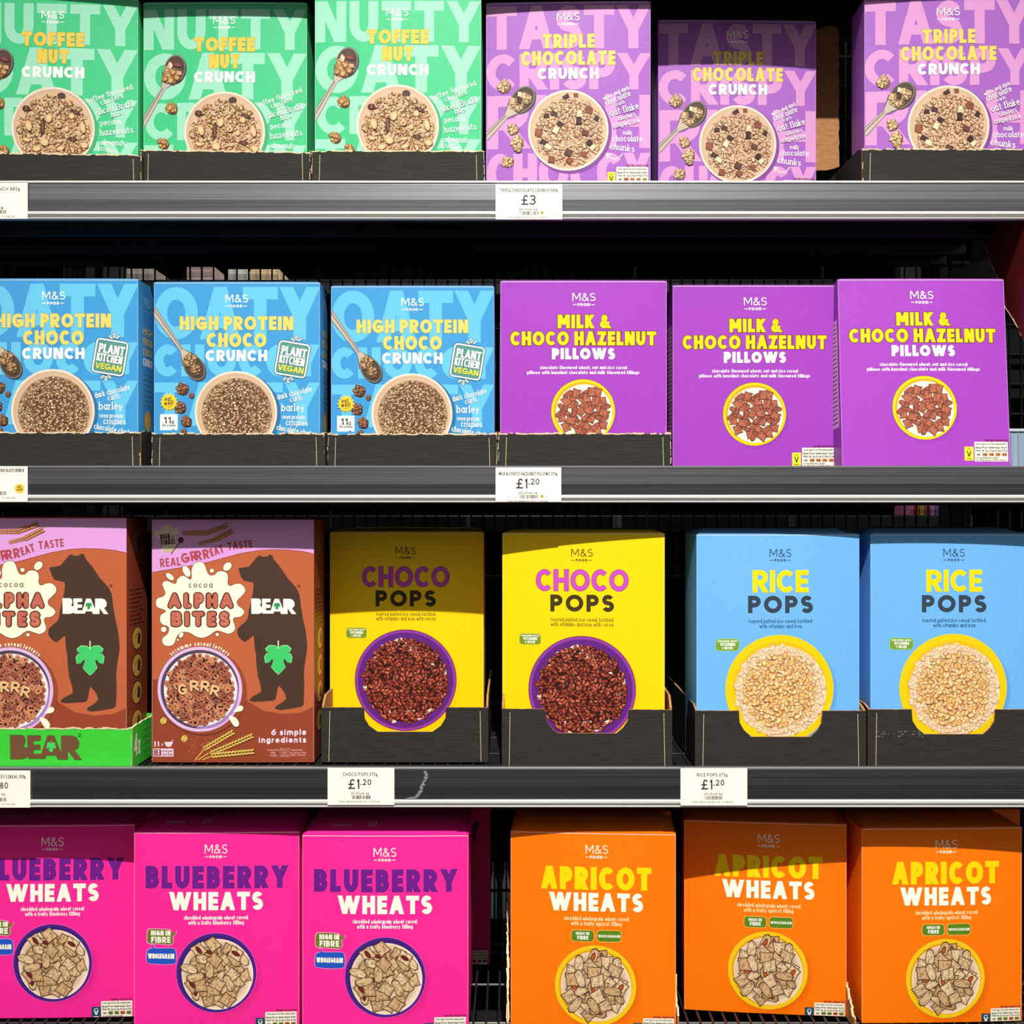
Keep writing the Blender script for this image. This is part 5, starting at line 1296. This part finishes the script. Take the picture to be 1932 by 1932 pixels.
for i, (a, b, y0, col, lab) in enumerate(((238, 292, 507, (190, 172, 160), 'pale carton seen through the wire back above the gap of the leftmost blue boxes'), (352, 402, 500, (206, 176, 168), 'pinkish carton seen through the wire back above the middle blue box'),
                                          (430, 468, 508, (216, 214, 206), 'narrow white carton seen through the wire back above the middle blue box'), (472, 528, 508, (236, 206, 160), 'cream carton seen through the wire back above the middle blue box'))):
    far_box('carton', lab, 'carton', a, b, y0, 532, .72, rgb(*col), 'cartons beyond the wire back')
strip = [(226, 120, 170), (232, 96, 60), (200, 196, 80), (222, 90, 110), (206, 160, 226), (150, 110, 190), (226, 84, 70), (150, 190, 80)]
for i, c in enumerate(strip):
    a = 1716 + i * 10 + (8 if i > 5 else 0)
    far_box('packet', 'brightly coloured packet in the striped row seen above the right sky blue box', 'packet', a, a + 8, 954, 972, .72, rgb(*c), 'striped packets beyond the wire back')
for a, b, y0, y1, col, lab in ((926, 937, 1630, 1742, (170, 196, 210), 'pale blue bottle left of two, deep in the gap beyond the wires'), (948, 962, 1630, 1742, (180, 190, 194), 'pale grey bottle right of two, deep in the gap beyond the wires')):
    root = thing('bottle', lab, 'bottle', ((PX(a, .74) + PX(b, .74)) / 2, .74, PZ(y1, .74)), 0, 'bottles beyond the wire back')
    r_ = (PX(b, .74) - PX(a, .74)) / 2; h = PZ(y0, .74) - PZ(y1, .74); m = MB(); n = 14; prof = [(r_ * .9, 0), (r_, .004), (r_, h * .66), (r_ * .5, h * .8), (r_ * .42, h * .88)]
    v = [(r * math.cos(2 * math.pi * i / n), r * math.sin(2 * math.pi * i / n) + r_, z) for r, z in prof for i in range(n)]
    m.add(v, [(j * n + i, j * n + (i + 1) % n, (j + 1) * n + (i + 1) % n, (j + 1) * n + i) for j in range(len(prof) - 1) for i in range(n)] + [tuple(range(n))[::-1]])
    bd = m.build('body', material('bottle_plastic', rgb(*col), .35, noise=.08), root, smooth=True)
    m = MB(); m.rod((0, r_, h * .87), (0, r_, h), r_ * .5, 12); m.build('cap', material('bottle_cap', rgb(*mul(col, .8)) if False else rgb(90, 120, 140), .4, noise=.05), root)

# torn edges of an opened tray beside the orange boxes
def torn_side(px, Y, py_top, label, seed, lean=0.0):
    rnd = random.Random(seed); D = .17; z0 = D4 + .0004
    root = thing('torn_cardboard', label, 'torn cardboard', (PX(px, Y), Y, z0), R(lean), 'torn tray sides between the orange boxes')
    h0 = PZ(py_top, Y + .06) - z0
    prof = [(0, .012)] + [(y, max(.012, h0 * min(1, (y / .075) ** .8) + rnd.uniform(-.004, .004))) for y in [i * .006 for i in range(1, int(D / .006))]] + [(D, h0)]
    m = MB(); m.extrude([(0, 0)] + prof + [(D, 0)], lambda u, v, q: (q, u, v), .0022); m.build('side_wall', M_KRAFT, root)
    m = MB()
    for (a, b), (c, d) in zip(prof, prof[1:]):
        for q in range(2): m.rod((.0011 + rnd.uniform(-.0015, .0015), a, b + rnd.uniform(-.001, .001)), (.0011 + rnd.uniform(-.0015, .0015), c, d + rnd.uniform(-.001, .002)), rnd.uniform(.0006, .0014), 4)
    m.build('torn_edge', M_TORN, root)
torn_side(956, .018, 1742, 'ragged brown tray side between the gap and the nearest orange box', 21)
torn_side(1277.5, .030, 1712, 'ragged brown tray side between the first and the turned orange box', 22)
torn_side(1612, .024, 1792, 'ragged brown tray side left of the rightmost orange box', 23)

for o_ in list(bpy.data.objects):
    if 'used' in o_: del o_['used']
